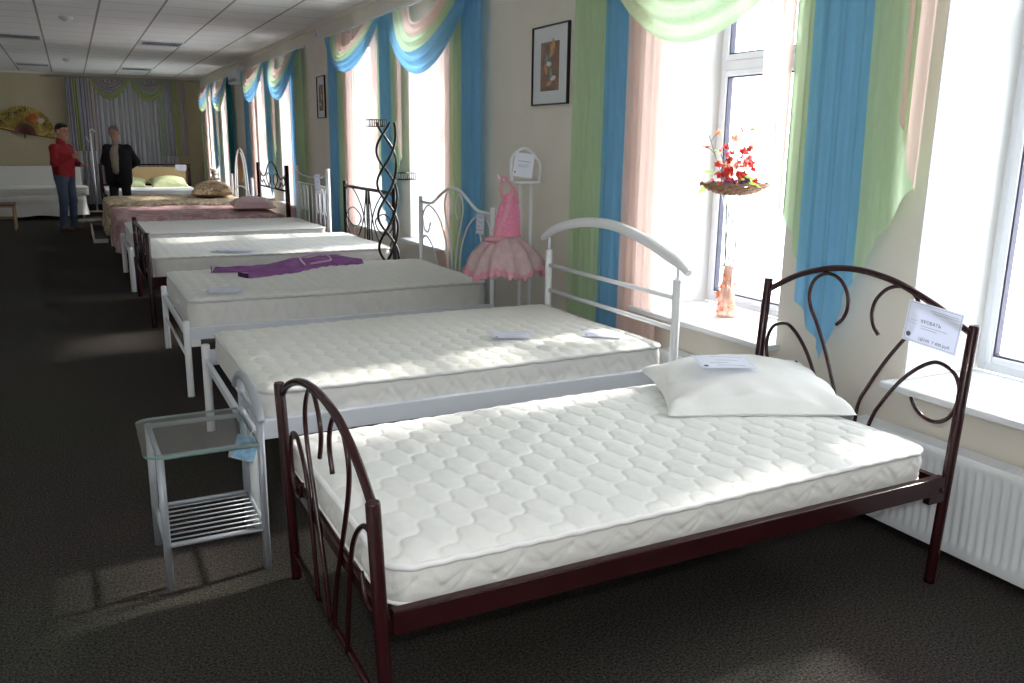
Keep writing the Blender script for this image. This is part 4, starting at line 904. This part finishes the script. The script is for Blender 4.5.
# ------------------------------------------------------------------ pictures, fan, wall things
def picture(label, y0, y1, z0, z1, seed):
    t = thing('framed_picture', label, 'picture', (2.91, (y0+y1)/2, z0), 'framed botanical pictures'); b = .010
    m = MB(); m.box(2.905, 2.928, y0, y0+b, z0, z1); m.box(2.905, 2.928, y1-b, y1, z0, z1); m.box(2.905, 2.928, y0+b, y1-b, z0, z0+b); m.box(2.905, 2.928, y0+b, y1-b, z1-b, z1); m.build('frame', BLACKM, t, bevel=.002)
    m = MB(); m.box(2.917, 2.927, y0+b, y1-b, z0+b, z1-b); m.build('mat_board', mat('grey_white_mount', (.70, .74, .76), .6), t)
    w_, h_ = y1-y0, z1-z0; ya_, yb_ = y0+.26*w_, y1-.24*w_; za, zb = z0+.18*h_, z1-.21*h_
    m = MB(); m.box(2.914, 2.917, ya_, yb_, za, zb); art = m.build('painted_sheet', mat('brown_art', (.26, .17, .13), .8, var=.3, scale=14), t)
    rg = np.random.default_rng(seed); cs = [mat('art_orange', (.62, .33, .16), .8), mat('art_white', (.72, .70, .66), .8), mat('art_teal', (.22, .36, .33), .8)]
    m = MB(); m.tube(spline([(2.913, (ya_+yb_)/2+.01, za+.02), (2.913, (ya_+yb_)/2-.015, (za+zb)/2), (2.913, (ya_+yb_)/2, zb)], 6), .003, 5); m.build('painted_stem', cs[2], art)
    for k in range(9):
        c = V(2.9125, (ya_+yb_)/2+rg.uniform(-.3, .3)*(yb_-ya_), za+(zb-za)*(.15+.1*k)); m = MB(); a = rg.uniform(0, PI)
        m.ell(c, (.0012, .038, .016), 12, 6, np.array([[1, 0, 0], [0, cos(a), -sin(a)], [0, sin(a), cos(a)]])); m.build('painted_petal', cs[k % 3] if k < 7 else cs[0], art)
picture('black framed botanical picture between the nearest windows', 4.93, 5.42, 1.785, 2.30, 1)
picture('framed botanical picture farther along the wall, before the third window pair', 10.92, 11.30, 1.82, 2.34, 2)

t = thing('folding_fan', 'large gold painted folding fan spread open on the far wall', 'wall fan', (-.88, YB-.05, 1.62))
FANP = floral('gold_fan_paper', (.48, .36, .09), (.30, .20, .05), (.60, .48, .16), 5); FANR = mat('dark_fan_rib', (.16, .05, .04), .5)
fc = V(-.88, YB-.035, 1.62); a0, a1 = math.radians(-9), math.radians(168); NP = 28
P = np.array([[fc+V(r_*cos(a0+(a1-a0)*k/(2*NP)), -.018 if k % 2 else 0, r_*sin(a0+(a1-a0)*k/(2*NP))) for r_ in (.20, .40, .60)] for k in range(2*NP+1)])
m = MB(); m.grid(P); m.sm = [False]*len(m.sm); lf = m.build('pleated_leaf', FANP, t)
for k in range(NP+1):
    a = a0+(a1-a0)*k/NP; d = V(cos(a), 0, sin(a)); q = V(-sin(a), 0, cos(a)); m = MB(); m.hexa(fc+d*.10+V(0, -.006, 0), d*.115, q*.006, V(0, .002, 0)); m.build('rib', FANR, t)
for a in (a0, a1):
    d = V(cos(a), 0, sin(a)); q = V(-sin(a), 0, cos(a)); m = MB(); m.hexa(fc+d*.30+V(0, -.012, 0), d*.31, q*.012, V(0, .005, 0)); m.build('guard_stick', FANR, t)
for (a, r_, s, cc) in ((62, .42, .075, (.55, .09, .04)), (52, .36, .06, (.62, .22, .06)), (40, .45, .07, (.62, .55, .45)), (75, .33, .05, (.42, .06, .04)), (95, .50, .035, (.03, .03, .05)), (108, .46, .045, (.03, .03, .05)), (122, .50, .04, (.03, .03, .05)), (135, .45, .045, (.03, .03, .05)), (84, .53, .03, (.05, .07, .05)), (28, .47, .03, (.05, .06, .04)), (148, .5, .03, (.03, .03, .05))):
    a = math.radians(a); c = fc+V(r_*cos(a), -.022, r_*sin(a)); m = MB()
    if s < .05:
        for q in range(3): m.hexa(c+V(.5*s*cos(q*2.1), 0, .5*s*sin(q*2.1)), V(s*cos(q*1.3+a), 0, s*sin(q*1.3+a)), V(0, .001, 0), V(-.006*sin(q*1.3+a), 0, .006*cos(q*1.3+a)))
    else:
        for q in range(6): m.ell(c+V(.55*s*cos(q), 0, .55*s*sin(q)), (s*.5, .003, s*.4), 10, 6)
    m.build('painted_motif', mat('fan_%d' % int(cc[0]*1000+cc[1]*100), cc, .7), lf)
m = MB(); m.cyl(fc+V(0, -.02, 0), fc+V(0, .02, 0), .022, 12); m.ell(fc+V(-.0, -.02, -.06), (.02, .012, .05), 10, 8); m.build('pivot_knot', FANR, t)

t = thing('air_conditioner', 'white air conditioner box high on the window wall', 'air conditioner', (2.84, 16.55, 2.55))
m = MB(); m.box(2.72, 2.928, 16.1, 17.0, 2.54, 2.80); m.build('housing', PVC, t, bevel=.03)
m = MB()
for k in range(3): m.box(2.715, 2.722, 16.16, 16.94, 2.565+.018*k, 2.572+.018*k)
m.build('louver', DARKGAP, t)
t = thing('motion_sensor', 'small white sensor high on the wall before the second window pair', 'sensor', (2.90, 11.1, 2.84))
m = MB(); m.box(2.885, 2.928, 11.06, 11.14, 2.80, 2.90); m.build('housing', PVC, t, bevel=.01)
m = MB(); m.ell((2.884, 11.1, 2.835), (.012, .028, .022), 12, 8); m.build('lens', mat('smoky_lens', (.5, .5, .52), .3), t)
for lab, x, y in (('white ceiling detector, the nearer of the two', .10, 12.3), ('white ceiling detector, the one nearer the far wall', .10, 18.6)):
    t = thing('smoke_detector', lab+', above the aisle', 'detector', (x, y, ZC), 'ceiling detectors')
    m = MB(); m.lathe([(.001, -.06), (.035, -.058), (.05, -.04), (.075, -.028), (.08, -.004), (.08, 0)], (x, y, ZC), 20); m.build('housing', PVC, t)
    m = MB(); m.lathe([(.052, -.041), (.052, -.030), (.06, -.030)], (x, y, ZC), 20); m.build('dark_slot', DARKGAP, t)
LOUV = mat('louvre_aluminium', (.30, .31, .33), .35, metal=.6)
for i, (kx, y, lab) in enumerate(((-.53, 14.88, 'unlit louvred ceiling light at the left of the nearer pair'), (1.40, 14.72, 'unlit louvred ceiling light at the right of the nearer pair'), (-.53, 20.3, 'unlit louvred ceiling light at the left, next to the far wall'), (1.40, 20.2, 'unlit louvred ceiling light at the right, next to the far wall'))):
    t = thing('ceiling_light', lab, 'ceiling light', (kx, y, ZC-.03), 'louvred ceiling lights'); h = .30; z0, z1 = ZC-.022, ZC-.001
    m = MB(); m.box(kx-h, kx+h, y-h, y-h+.02, z0, z1); m.box(kx-h, kx+h, y+h-.02, y+h, z0, z1); m.box(kx-h, kx-h+.02, y-h+.02, y+h-.02, z0, z1); m.box(kx+h-.02, kx+h, y-h+.02, y+h-.02, z0, z1); m.build('frame', PVC, t)
    m = MB(); m.box(kx-h+.02, kx+h-.02, y-h+.02, y+h-.02, z1-.004, z1); m.build('reflector', mat('grey_reflector', (.42, .43, .45), .4), t)
    m = MB()
    for k in range(1, 4): m.box(kx-h+.02, kx+h-.02, y-h+.15*k-.012, y-h+.15*k+.012, z0+.002, z1-.004)
    for k in range(1, 12): m.box(kx-h+.05*k-.002, kx-h+.05*k+.002, y-h+.02, y+h-.02, z0+.002, z1-.005)
    m.build('louvre', LOUV, t)

# ------------------------------------------------------------------ far left: daybed, chair, drawer, pole
DIMW = mat('white_lacquer', (.70, .70, .68), .5)
t = thing('daybed', 'white daybed with tall panelled back against the far wall', 'daybed', (-.75, 19.6, 0))
m = MB(); m.box(-1.95, .14, 19.75, 19.82, .10, .98); m.build('back_panel', DIMW, t, bevel=.015)
for x in (-1.9, .12):
    for y in (18.85, 19.78):
        m = MB(); m.cyl((x, y, 0), (x, y, .40 if y < 19 else .98), .024, 10); m.build('leg', DIMW, t)
m = MB(); m.box(-1.92, .14, 18.83, 19.75, .34, .42); m.build('seat_frame', DIMW, t, bevel=.01)
mattress('thick beige-sided mattress on the white daybed by the far wall', -1.93, .24, 18.72, 19.74, .45, .60, .04, depth=0)
SHEET = mat('white_sheet', (.74, .74, .72), .8)
bedspread('sheet', 'white sheet hanging from the daybed almost to the floor', -1.93, .17, 18.66, 19.70, .448, .07, SHEET, 'sheet', 12, False, .06)
t = thing('chair', 'wooden chair with padded seat at the left edge, before the daybed', 'chair', (-1.14, 16.75, 0))
WOOD = mat('pale_beech', (.42, .28, .17), .5)
for y in (16.58, 16.98):
    m = MB(); m.tube([(-.945, y, 0), (-.945, y, .40)], [.015, .02], 8); m.build('leg', WOOD, t)
    m = MB(); m.tube(spline([(-1.37, y, 0), (-1.34, y, .42), (-1.40, y, .92)], 6), .019, 8); m.build('leg', WOOD, t)
    m = MB(); m.cyl((-1.36, y, .2), (-.945, y, .2), .009, 8); m.build('stretcher', WOOD, t)
m = MB(); m.box(-1.36, -.92, 16.56, 17.0, .385, .405); m.build('seat_frame', WOOD, t)
m = MB(); m.box(-1.35, -.91, 16.55, 17.01, .405, .45); m.build('seat', mat('brown_upholstery', (.17, .12, .09), .8), t, bevel=.018)
m = MB(); m.box(-1.41, -1.36, 16.59, 16.97, .55, .93); m.build('backrest', mat('dark_red_upholstery', (.20, .02, .03), .7), t, bevel=.015)
t = thing('drawer', 'low open underbed drawer with white front edge beside the gold spread', 'drawer', (.31, 15.0, 0))
m = MB(); m.box(.19, .385, 14.15, 15.8, .012, .03); m.build('bottom', mat('dark_board', (.06, .05, .045), .7), t)
m = MB(); m.box(.365, .385, 14.15, 15.8, .03, .13); m.box(.21, .365, 15.78, 15.8, .03, .13); m.build('side_panel', MATS['dark_board'], t)
m = MB(); m.box(.185, .205, 14.13, 15.8, .0, .15); m.box(.205, .385, 14.13, 14.15, .0, .06); m.build('front_panel', DIMW, t, bevel=.004)
t = thing('pole_stand', 'thin white pole stand on a flat foot before the far curtain', 'stand', (.40, 20.4, 0))
m = MB(); m.cyl((.40, 20.4, .02), (.40, 20.4, 1.62), .022, 10); m.build('pole', DIMW, t)
m = MB(); m.lathe([(.001, 0), (.16, 0), (.16, .015), (.03, .03), (.001, .03)], (.40, 20.4, 0), 20); m.build('base', DIMW, t)
m = MB(); m.tube(spline([(.40, 20.4, 1.62), (.40, 20.4, 1.70), (.45, 20.4, 1.72), (.50, 20.4, 1.66)], 5), .016, 8); m.tube(spline([(.40, 20.4, 1.45), (.34, 20.4, 1.50), (.31, 20.4, 1.58)], 5), .012, 8); m.build('hook', DIMW, t)
# plush toy on the sill of the last window
t = thing('plush_toy', 'small white plush animal sitting above the brown pillow by the far windows', 'toy', (2.60, 18.6, .0))
tx, ty, tz = 2.60, 18.6, .0
m = MB(); m.lathe([(.001, 0), (.17, 0), (.17, .02), (.02, .04), (.02, .60), (.13, .61), (.13, .625), (.001, .625)], (tx, ty, 0), 20)
st = m.build('side_table', DIMW, at=(tx, ty, 0)); tag(st, 'small round white pedestal table under the plush animal', 'table')
t.location = (tx, ty, .625); ORG[t.name] = V(tx, ty, .625); z = .625
PL = mat('white_plush', (.78, .74, .68), .95, bump=.5, bscale=120)
m = MB(); m.ell((tx, ty, z+.11), (.085, .08, .11), 16, 10); m.ell((tx, ty-.01, z+.265), (.075, .07, .068), 16, 10); m.ell((tx-.01, ty-.075, z+.25), (.034, .034, .028), 12, 8)
for s in (-1, 1): m.ell((tx+s*.06, ty, z+.325), (.024, .014, .03), 10, 8); m.ell((tx+s*.075, ty-.05, z+.14), (.028, .045, .028), 10, 8); m.ell((tx+s*.06, ty-.08, z+.035), (.036, .06, .034), 10, 8)
m.build('body', PL, t)
m = MB(); m.ell((tx-.01, ty-.108, z+.257), (.011, .008, .009), 8, 6); m.ell((tx-.03, ty-.07, z+.285), (.008, .007, .009), 8, 6); m.ell((tx+.025, ty-.075, z+.285), (.008, .007, .009), 8, 6); m.build('face', GASKET, t)

# ------------------------------------------------------------------ price cards
L1 = [(.35, .9, .10, .02), (.40, .92, .15, .02)]
card('large printed price card hanging from the dark scrolled headboard', (2.648, 2.020, .996), (.10, -.985, -.11), (-.02, -.13, 1), .206, .150,
     [(.42, .92, .13, .014), (.46, .95, .18, .014), (.04, .22, .46, .008), (.04, .22, .53, .008), (.30, .78, .545, .016), (.30, .60, .605, .016)], True, 0,
     texts=[('КРОВАТЬ', .0165, .28, .47, INK), ('ЦЕНА  7 400 руб', .0155, .30, .90, INK)])
GEN = [(.3, .9, .16, .03), (.35, .75, .42, .03), (.2, .55, .62, .03), (.3, .8, .8, .035)]
card('price card lying on the plump white pillow', (2.165, 2.625, .698), (.93, -.36, -.03), (.12, .95, .10), .225, .150, GEN, True, .004)
card('price card lying in the middle of the arched white bed', (1.85, 3.845, .574), (.93, -.36, 0), (.36, .93, .0), .20, .14, GEN, True)
card('price card at the head end of the arched white bed mattress', (2.33, 3.69, .574), (.75, -.65, 0), (.65, .75, .0), .20, .14, GEN, True)
card('price card lying near the purple cardigan on the pale mattress', (.72, 5.66, .602), (.93, -.36, 0), (.36, .93, .0), .22, .20, GEN, True)
card('price card lying on the foot end of the sunlit mattress', (1.05, 7.72, .600), (.95, -.3, 0), (.3, .95, .0), .34, .15, GEN, True)
card('price card hanging at the scrolled white headboard beside the dress', (2.53, 5.51, 1.045), (.1, -.99, -.05), (0, -.05, 1), .11, .145, GEN, True)
card('price card hanging on the near post of the headboard with ovals', (2.46, 9.80, 1.17), (.05, -1, 0), (0, 0, 1), .20, .22, GEN, True)
card('price card on the right end of the far tan headboard', (2.13, 21.35, .975), (1, 0, -.03), (.03, 0, 1), .24, .14, GEN, True)

# ------------------------------------------------------------------ people: smooth-union bodies, one continuous surface each
def sdf_mesh(prims, res, k):
    """prims: (a, b, ra, rb) round cones or ('e', c, (r), R3x3)"""
    pad = .05; lo = np.full(3, 1e9); hi = -lo
    bb = []
    for p in prims:
        if p[0] is None: c, r = p[1], max(p[2]); l, h = c-r, c+r
        else: l = np.minimum(p[0]-p[2], p[1]-p[3]); h = np.maximum(p[0]+p[2], p[1]+p[3])
        bb.append((l, h)); lo = np.minimum(lo, l); hi = np.maximum(hi, h)
    lo -= pad; hi += pad; n = np.ceil((hi-lo)/res).astype(int)+1
    Fd = np.full(n, 1.0); axs = [lo[i]+res*np.arange(n[i]) for i in range(3)]
    for p, (l, h) in zip(prims, bb):
        i0 = np.maximum(((l-pad-lo)/res).astype(int), 0); i1 = np.minimum(((h+pad-lo)/res).astype(int)+2, n)
        sl = tuple(slice(a, b) for a, b in zip(i0, i1))
        X, Y, Z = np.meshgrid(*[axs[i][sl[i]] for i in range(3)], indexing='ij'); Q = np.stack([X, Y, Z], -1)
        if p[0] is None:
            q = (Q-p[1]) @ p[3]; r = np.array(p[2]); kk = np.linalg.norm(q/r, axis=-1); d = (kk-1)*min(r)
        else:
            ba = p[1]-p[0]; t_ = np.clip(((Q-p[0])@ba)/max(1e-9, ba@ba), 0, 1); d = np.linalg.norm(Q-p[0]-t_[..., None]*ba, axis=-1)-(p[2]+(p[3]-p[2])*t_)
        kp = p[4] if len(p) > 4 else k
        o = Fd[sl]; hh = np.clip(.5+.5*(o-d)/kp, 0, 1); Fd[sl] = o*(1-hh)+d*hh-kp*hh*(1-hh)
    S = Fd < 0; c8 = [(a, b, c) for a in (0, 1) for b in (0, 1) for c in (0, 1)]
    sh = lambda A, o: A[o[0]:A.shape[0]-1+o[0], o[1]:A.shape[1]-1+o[1], o[2]:A.shape[2]-1+o[2]]
    cnt = sum(sh(S, o).astype(int) for o in c8); act = (cnt > 0) & (cnt < 8)
    idx = np.full(act.shape, -1); I = np.argwhere(act); idx[act] = np.arange(len(I))
    acc = np.zeros((len(I), 3)); num = np.zeros(len(I))
    fv = {o: sh(Fd, o)[act] for o in c8}
    for o in c8:
        for ax in range(3):
            if o[ax]: continue
            e = list(o); e[ax] = 1; e = tuple(e); f0, f1 = fv[o], fv[e]; x = (f0 < 0) != (f1 < 0)
            tt = np.where(x, f0/np.where(np.abs(f0-f1) < 1e-12, 1, f0-f1), 0); pt = np.tile(np.array(o, float), (len(I), 1)); pt[:, ax] += tt
            acc[x] += pt[x]; num[x] += 1
    vv = lo+res*(I+acc/num[:, None]); F_ = []
    for ax in range(3):
        b_, c_ = (ax+1) % 3, (ax+2) % 3
        A = np.moveaxis(S, ax, 0); x = np.argwhere(S != np.roll(S, -1, ax))
        for q in x:
            if q[ax] >= S.shape[ax]-1 or q[b_] < 1 or q[c_] < 1: continue
            ids = []
            for (u, w_) in ((-1, -1), (0, -1), (0, 0), (-1, 0)):
                z = q.copy(); z[b_] += u; z[c_] += w_; ids.append(idx[tuple(z)] if all(z[i] < idx.shape[i] for i in range(3)) else -1)
            if min(ids) < 0: continue
            F_.append(ids if S[tuple(q)] else ids[::-1])
    return vv, [[int(i) for i in f] for f in F_]
def sdf_part(name, prims, m_, parent, res=.011, k=.03):
    v, f = sdf_mesh(prims, res, k); mb = MB(); mb.add(v, f, True); return mb.build(name, m_, parent)
def person(label, base, head_dir, J, look, cloth, hand_dirs, flip=1):
    """J: joint positions (forward, left, up) relative to the feet"""
    d = V(head_dir[0], head_dir[1], 0); d /= np.linalg.norm(d); lf = V(-d[1], d[0], 0); b0 = V(*base)
    W = lambda p: b0+d*p[0]+lf*p[1]+V(0, 0, p[2])
    D = lambda p: d*p[0]+lf*p[1]+V(0, 0, p[2])
    t = thing('person', label, 'person', base)
    j = {k_: W(p) for k_, p in J.items()}
    hx = D(look); hx /= np.linalg.norm(hx); hy = np.cross((0, 0, 1), hx); hy /= np.linalg.norm(hy); hz = np.cross(hx, hy); RH = np.stack([hx, hy, hz], 1)
    H = lambda a, b, c: j['head']+hx*a+hy*b+hz*c
    body = [(None, H(0, 0, .02), (.098, .076, .105), RH), (None, H(.022, 0, -.05), (.072, .060, .075), RH, .03),
            (H(.092, 0, .0), H(.112, 0, -.028), .010, .016, .012), (H(.085, .0, -.066), H(.085, .0, -.07), .022, .02, .02), (H(.082, .03, .022), H(.082, .028, .022), .014, .014, .012), (H(.082, -.03, .022), H(.082, -.028, .022), .014, .014, .012), (H(.062, 0, -.105), H(.07, 0, -.10), .026, .024, .03)]
    for s in (-1, 1): body += [(H(-.01, s*.080, .02), H(-.012, s*.083, -.025), .018, .013, .012)]
    body += [(j['neck'], H(-.02, 0, -.06), .058, .054)]
    tor = lambda e: [(W((J['pel'][0], s*.075, J['pel'][2])), W((J['chest'][0], s*.085, J['chest'][2])), .105+e, .115+e) for s in (-1, 1)]+[(W((J['pel'][0]+.03, 0, J['pel'][2]+.10)), W((J['chest'][0]+.02, 0, J['chest'][2])), .12+e, .12+e), (j['shR'], j['shL'], .052+e, .052+e), (j['chest'], j['neck'], .09+e, .06)]
    arm = lambda s, e, wr=1: [(j['sh'+s], j['el'+s], .054+e, .043+e), (j['el'+s], j['wr'+s], .042+e, .030+e*wr)]
    leg = lambda s, e: [(j['hip'+s], j['kn'+s], .085+e, .056+e), (j['kn'+s], j['an'+s], .056+e, .040+e)]
    body += tor(-.02)
    for s in 'RL': body += arm(s, -.008)+leg(s, -.012)
    for s in 'RL':                                       # hands: palm, four fingers, thumb
        f, n_ = [D(q) for q in hand_dirs[s]]; f /= np.linalg.norm(f); n_ -= f*np.dot(f, n_); n_ /= np.linalg.norm(n_); sd = np.cross(n_, f)
        w_ = j['wr'+s]; body += [(w_, w_+f*.045, .026, .03, .02)]
        for k_, (o, L_) in enumerate(((-.030, .066), (-.010, .076), (.011, .072), (.030, .056))):
            a = w_+f*.07+sd*o; b = a+f*L_*.5+n_*.008; c = b+f*L_*.42+n_*.025; body += [(w_+f*.04+sd*o*.8, a, .016, .0115, .012), (a, b, .0105, .0095, .004), (b, c, .0095, .008, .004)]
        a = w_+f*.025+sd*.028*(1 if s == 'R' else -1); b = a+f*.035+sd*.028*(1 if s == 'R' else -1); body += [(a, b, .014, .011, .008), (b, b+f*.03+n_*.01, .011, .009, .004)]
    sdf_part('body', body, SKIN, t, .009, .022)
    m = MB()
    for s in (-1, 1):
        m.ell(H(.090, s*.029, .020), (.008, .008, .006), 8, 6)
        m.tube([H(.086, s*.012, .040), H(.092, s*.03, .046), H(.080, s*.048, .040)], .0042, 6)
    m.build('eyes_and_brows', mat('dark_brown_iris', (.03, .02, .015), .5), t)
    m = MB(); m.tube([H(.086, -.022, -.045), H(.098, 0, -.043), H(.086, .022, -.045)], .0045, 6); m.build('lips', mat('lip_skin', (.33, .12, .10), .5), t)
    return t, j, W, H, RH, tor, arm, leg, D
JEANS = mat('blue_jeans', (.055, .075, .13), .85, var=.25, scale=9, bump=.2); REDK = mat('red_sweater', (.27, .008, .014), .8, var=.1, scale=20, bump=.2); HAIRK = mat('dark_hair', (.018, .012, .010), .6, bump=.4, bscale=90)
SHOEB = mat('brown_leather', (.10, .05, .03), .5); BLK = mat('black_wool', (.012, .012, .015), .8, bump=.15); SHIRT = mat('beige_shirt', (.40, .34, .27), .8, bump=.1); HAIRG = mat('grey_hair', (.16, .15, .14), .7, bump=.4, bscale=90); SHOEK = mat('black_leather', (.015, .013, .013), .4)
J1 = dict(pel=(0, 0, .95), chest=(.0, 0, 1.28), neck=(-.005, 0, 1.475), head=(.035, 0, 1.635), shR=(-.01, -.175, 1.365), shL=(-.01, .175, 1.365), elR=(.04, -.27, 1.13), elL=(.06, .25, 1.12), wrR=(.27, -.13, 1.24), wrL=(.29, .05, 1.10),
          hipR=(0, -.095, .92), hipL=(0, .095, .92), knR=(.03, -.115, .50), knL=(.02, .12, .50), anR=(-.02, -.125, .09), anL=(-.01, .13, .09))
t, j, W, H, RH, tor, arm, leg, D = person('man in red sweater and jeans gesturing with both hands beside the daybed', (-.13, 16.2, 0), (.80, -.60), J1, (1, -.05, -.16), None, {'R': ((1, .15, .25), (0, .8, .6)), 'L': ((1, -.25, -.1), (0, -.4, .9))})
sw = tor(.018)+arm('R', .012, .6)+arm('L', .012, .6)+[(j['neck']+V(0, 0, -.01), j['neck']+V(0, 0, .03), .068, .062)]
sdf_part('sweater', sw, REDK, t, .012, .03)
sdf_part('jeans', [(W((0, s*.07, .96)), W((0, s*.08, .88)), .115, .11) for s in (-1, 1)]+leg('R', .014)+leg('L', .014)+[(j['an'+s]+V(0, 0, .0), j['an'+s]+V(0, 0, -.03), .052, .056) for s in 'RL'], JEANS, t, .012, .03)
for s in 'RL':
    a = j['an'+s]; sdf_part('shoe', [(a+D((-.03, 0, -.045)), a+D((.10, 0, -.052)), .045, .040), (a+D((.10, 0, -.052)), a+D((.17, 0, -.058)), .042, .032), (a+D((-.02, 0, -.01)), a+D((-.02, 0, -.05)), .048, .044)], SHOEB, t, .009, .02)
sdf_part('hair', [(None, H(-.022, 0, .055), (.092, .082, .085), RH), (None, H(.03, 0, .105), (.065, .066, .035), RH), (H(-.075, 0, .02), H(-.06, 0, -.03), .05, .04), (H(-.02, .074, .03), H(-.02, .074, .0), .016, .012), (H(-.02, -.074, .03), H(-.02, -.074, .0), .016, .012)], HAIRK, t, .009, .02)
m = MB()
for s in (-1, 1): m.tube([H(.098, s*.034+.022*cos(a), .018+.017*sin(a)) for a in np.linspace(0, 2*PI, 15)[:-1]], .0025, 5, True); m.tube([H(.095, s*.056, .022), H(.05, s*.080, .022), H(-.01, s*.084, .024)], .0025, 5)
m.tube([H(.10, -.012, .022), H(.104, 0, .026), H(.10, .012, .022)], .0025, 5); m.build('glasses', GASKET, t)
J2 = dict(pel=(0, 0, .96), chest=(.0, 0, 1.28), neck=(.01, 0, 1.475), head=(.065, 0, 1.625), shR=(-.01, -.18, 1.365), shL=(-.01, .18, 1.365), elR=(-.10, -.29, 1.13), elL=(-.10, .29, 1.13), wrR=(-.20, -.10, .98), wrL=(-.22, .08, 1.0),
          hipR=(0, -.095, .92), hipL=(0, .095, .92), knR=(.02, -.115, .50), knL=(.02, .115, .50), anR=(-.02, -.125, .09), anL=(-.01, .125, .09))
t, j, W, H, RH, tor, arm, leg, D = person('grey-haired man in open black jacket and beige shirt, hands behind his back', (.74, 17.0, 0), (-.42, -.90), J2, (1, .10, -.42), None, {'R': ((-.1, 1, -.25), (-1, 0, 0)), 'L': ((-.1, -1, -.2), (-1, 0, 0))})
sdf_part('shirt', tor(.004)+[(j['neck']+V(0, 0, -.01), j['neck']+V(0, 0, .03), .066, .060), (W((.03, 0, 1.0)), W((.02, 0, 1.2)), .108, .108)], SHIRT, t, .012, .03)
jk = [(W((.015, s*.105, .80)), W((.015, s*.11, 1.27)), .122, .128) for s in (-1, 1)]+[(W((.0, 0, .80)), W((.0, 0, 1.28)), .14, .14), (j['shR'], j['shL'], .068, .068), (j['chest']+V(0, 0, .08), j['neck']+V(0, 0, -.03), .11, .07)]+arm('R', .018, .8)+arm('L', .018, .8)
v, f = sdf_mesh(jk, .012, .03)                           # jacket, cut open at the front
vl = (v-V(*(.74, 17.0, 0))); dd = V(-.42, -.90, 0); dd /= np.linalg.norm(dd); ll = V(-dd[1], dd[0], 0); fr_, lt_ = vl@dd, vl@ll
hw_ = np.interp(v[:, 2], [.66, .85, 1.0, 1.25, 1.42, 1.47], [.012, .02, .055, .075, .05, .04]); op = (fr_ > .03) & (np.abs(lt_) < hw_) & (v[:, 2] < 1.47)
mb = MB(); mb.add(v, [q for q in f if not any(op[i] for i in q)], True); mb.build('jacket', BLK, t)
sdf_part('trousers', [(W((0, s*.07, .98)), W((0, s*.08, .88)), .118, .112) for s in (-1, 1)]+leg('R', .014)+leg('L', .014)+[(j['an'+s]+V(0, 0, .0), j['an'+s]+V(0, 0, -.03), .052, .056) for s in 'RL'], BLK, t, .012, .03)
for s in 'RL':
    a = j['an'+s]; sdf_part('shoe', [(a+D((-.03, 0, -.045)), a+D((.10, 0, -.052)), .045, .040), (a+D((.10, 0, -.052)), a+D((.17, 0, -.058)), .042, .032), (a+D((-.02, 0, -.01)), a+D((-.02, 0, -.05)), .048, .044)], SHOEK, t, .009, .02)
sdf_part('hair', [(None, H(-.018, 0, .062), (.090, .082, .076), RH), (H(-.075, 0, .02), H(-.06, 0, -.03), .048, .04), (H(-.02, .074, .03), H(-.02, .074, .0), .016, .012), (H(-.02, -.074, .03), H(-.02, -.074, .0), .016, .012)], HAIRG, t, .009, .02)
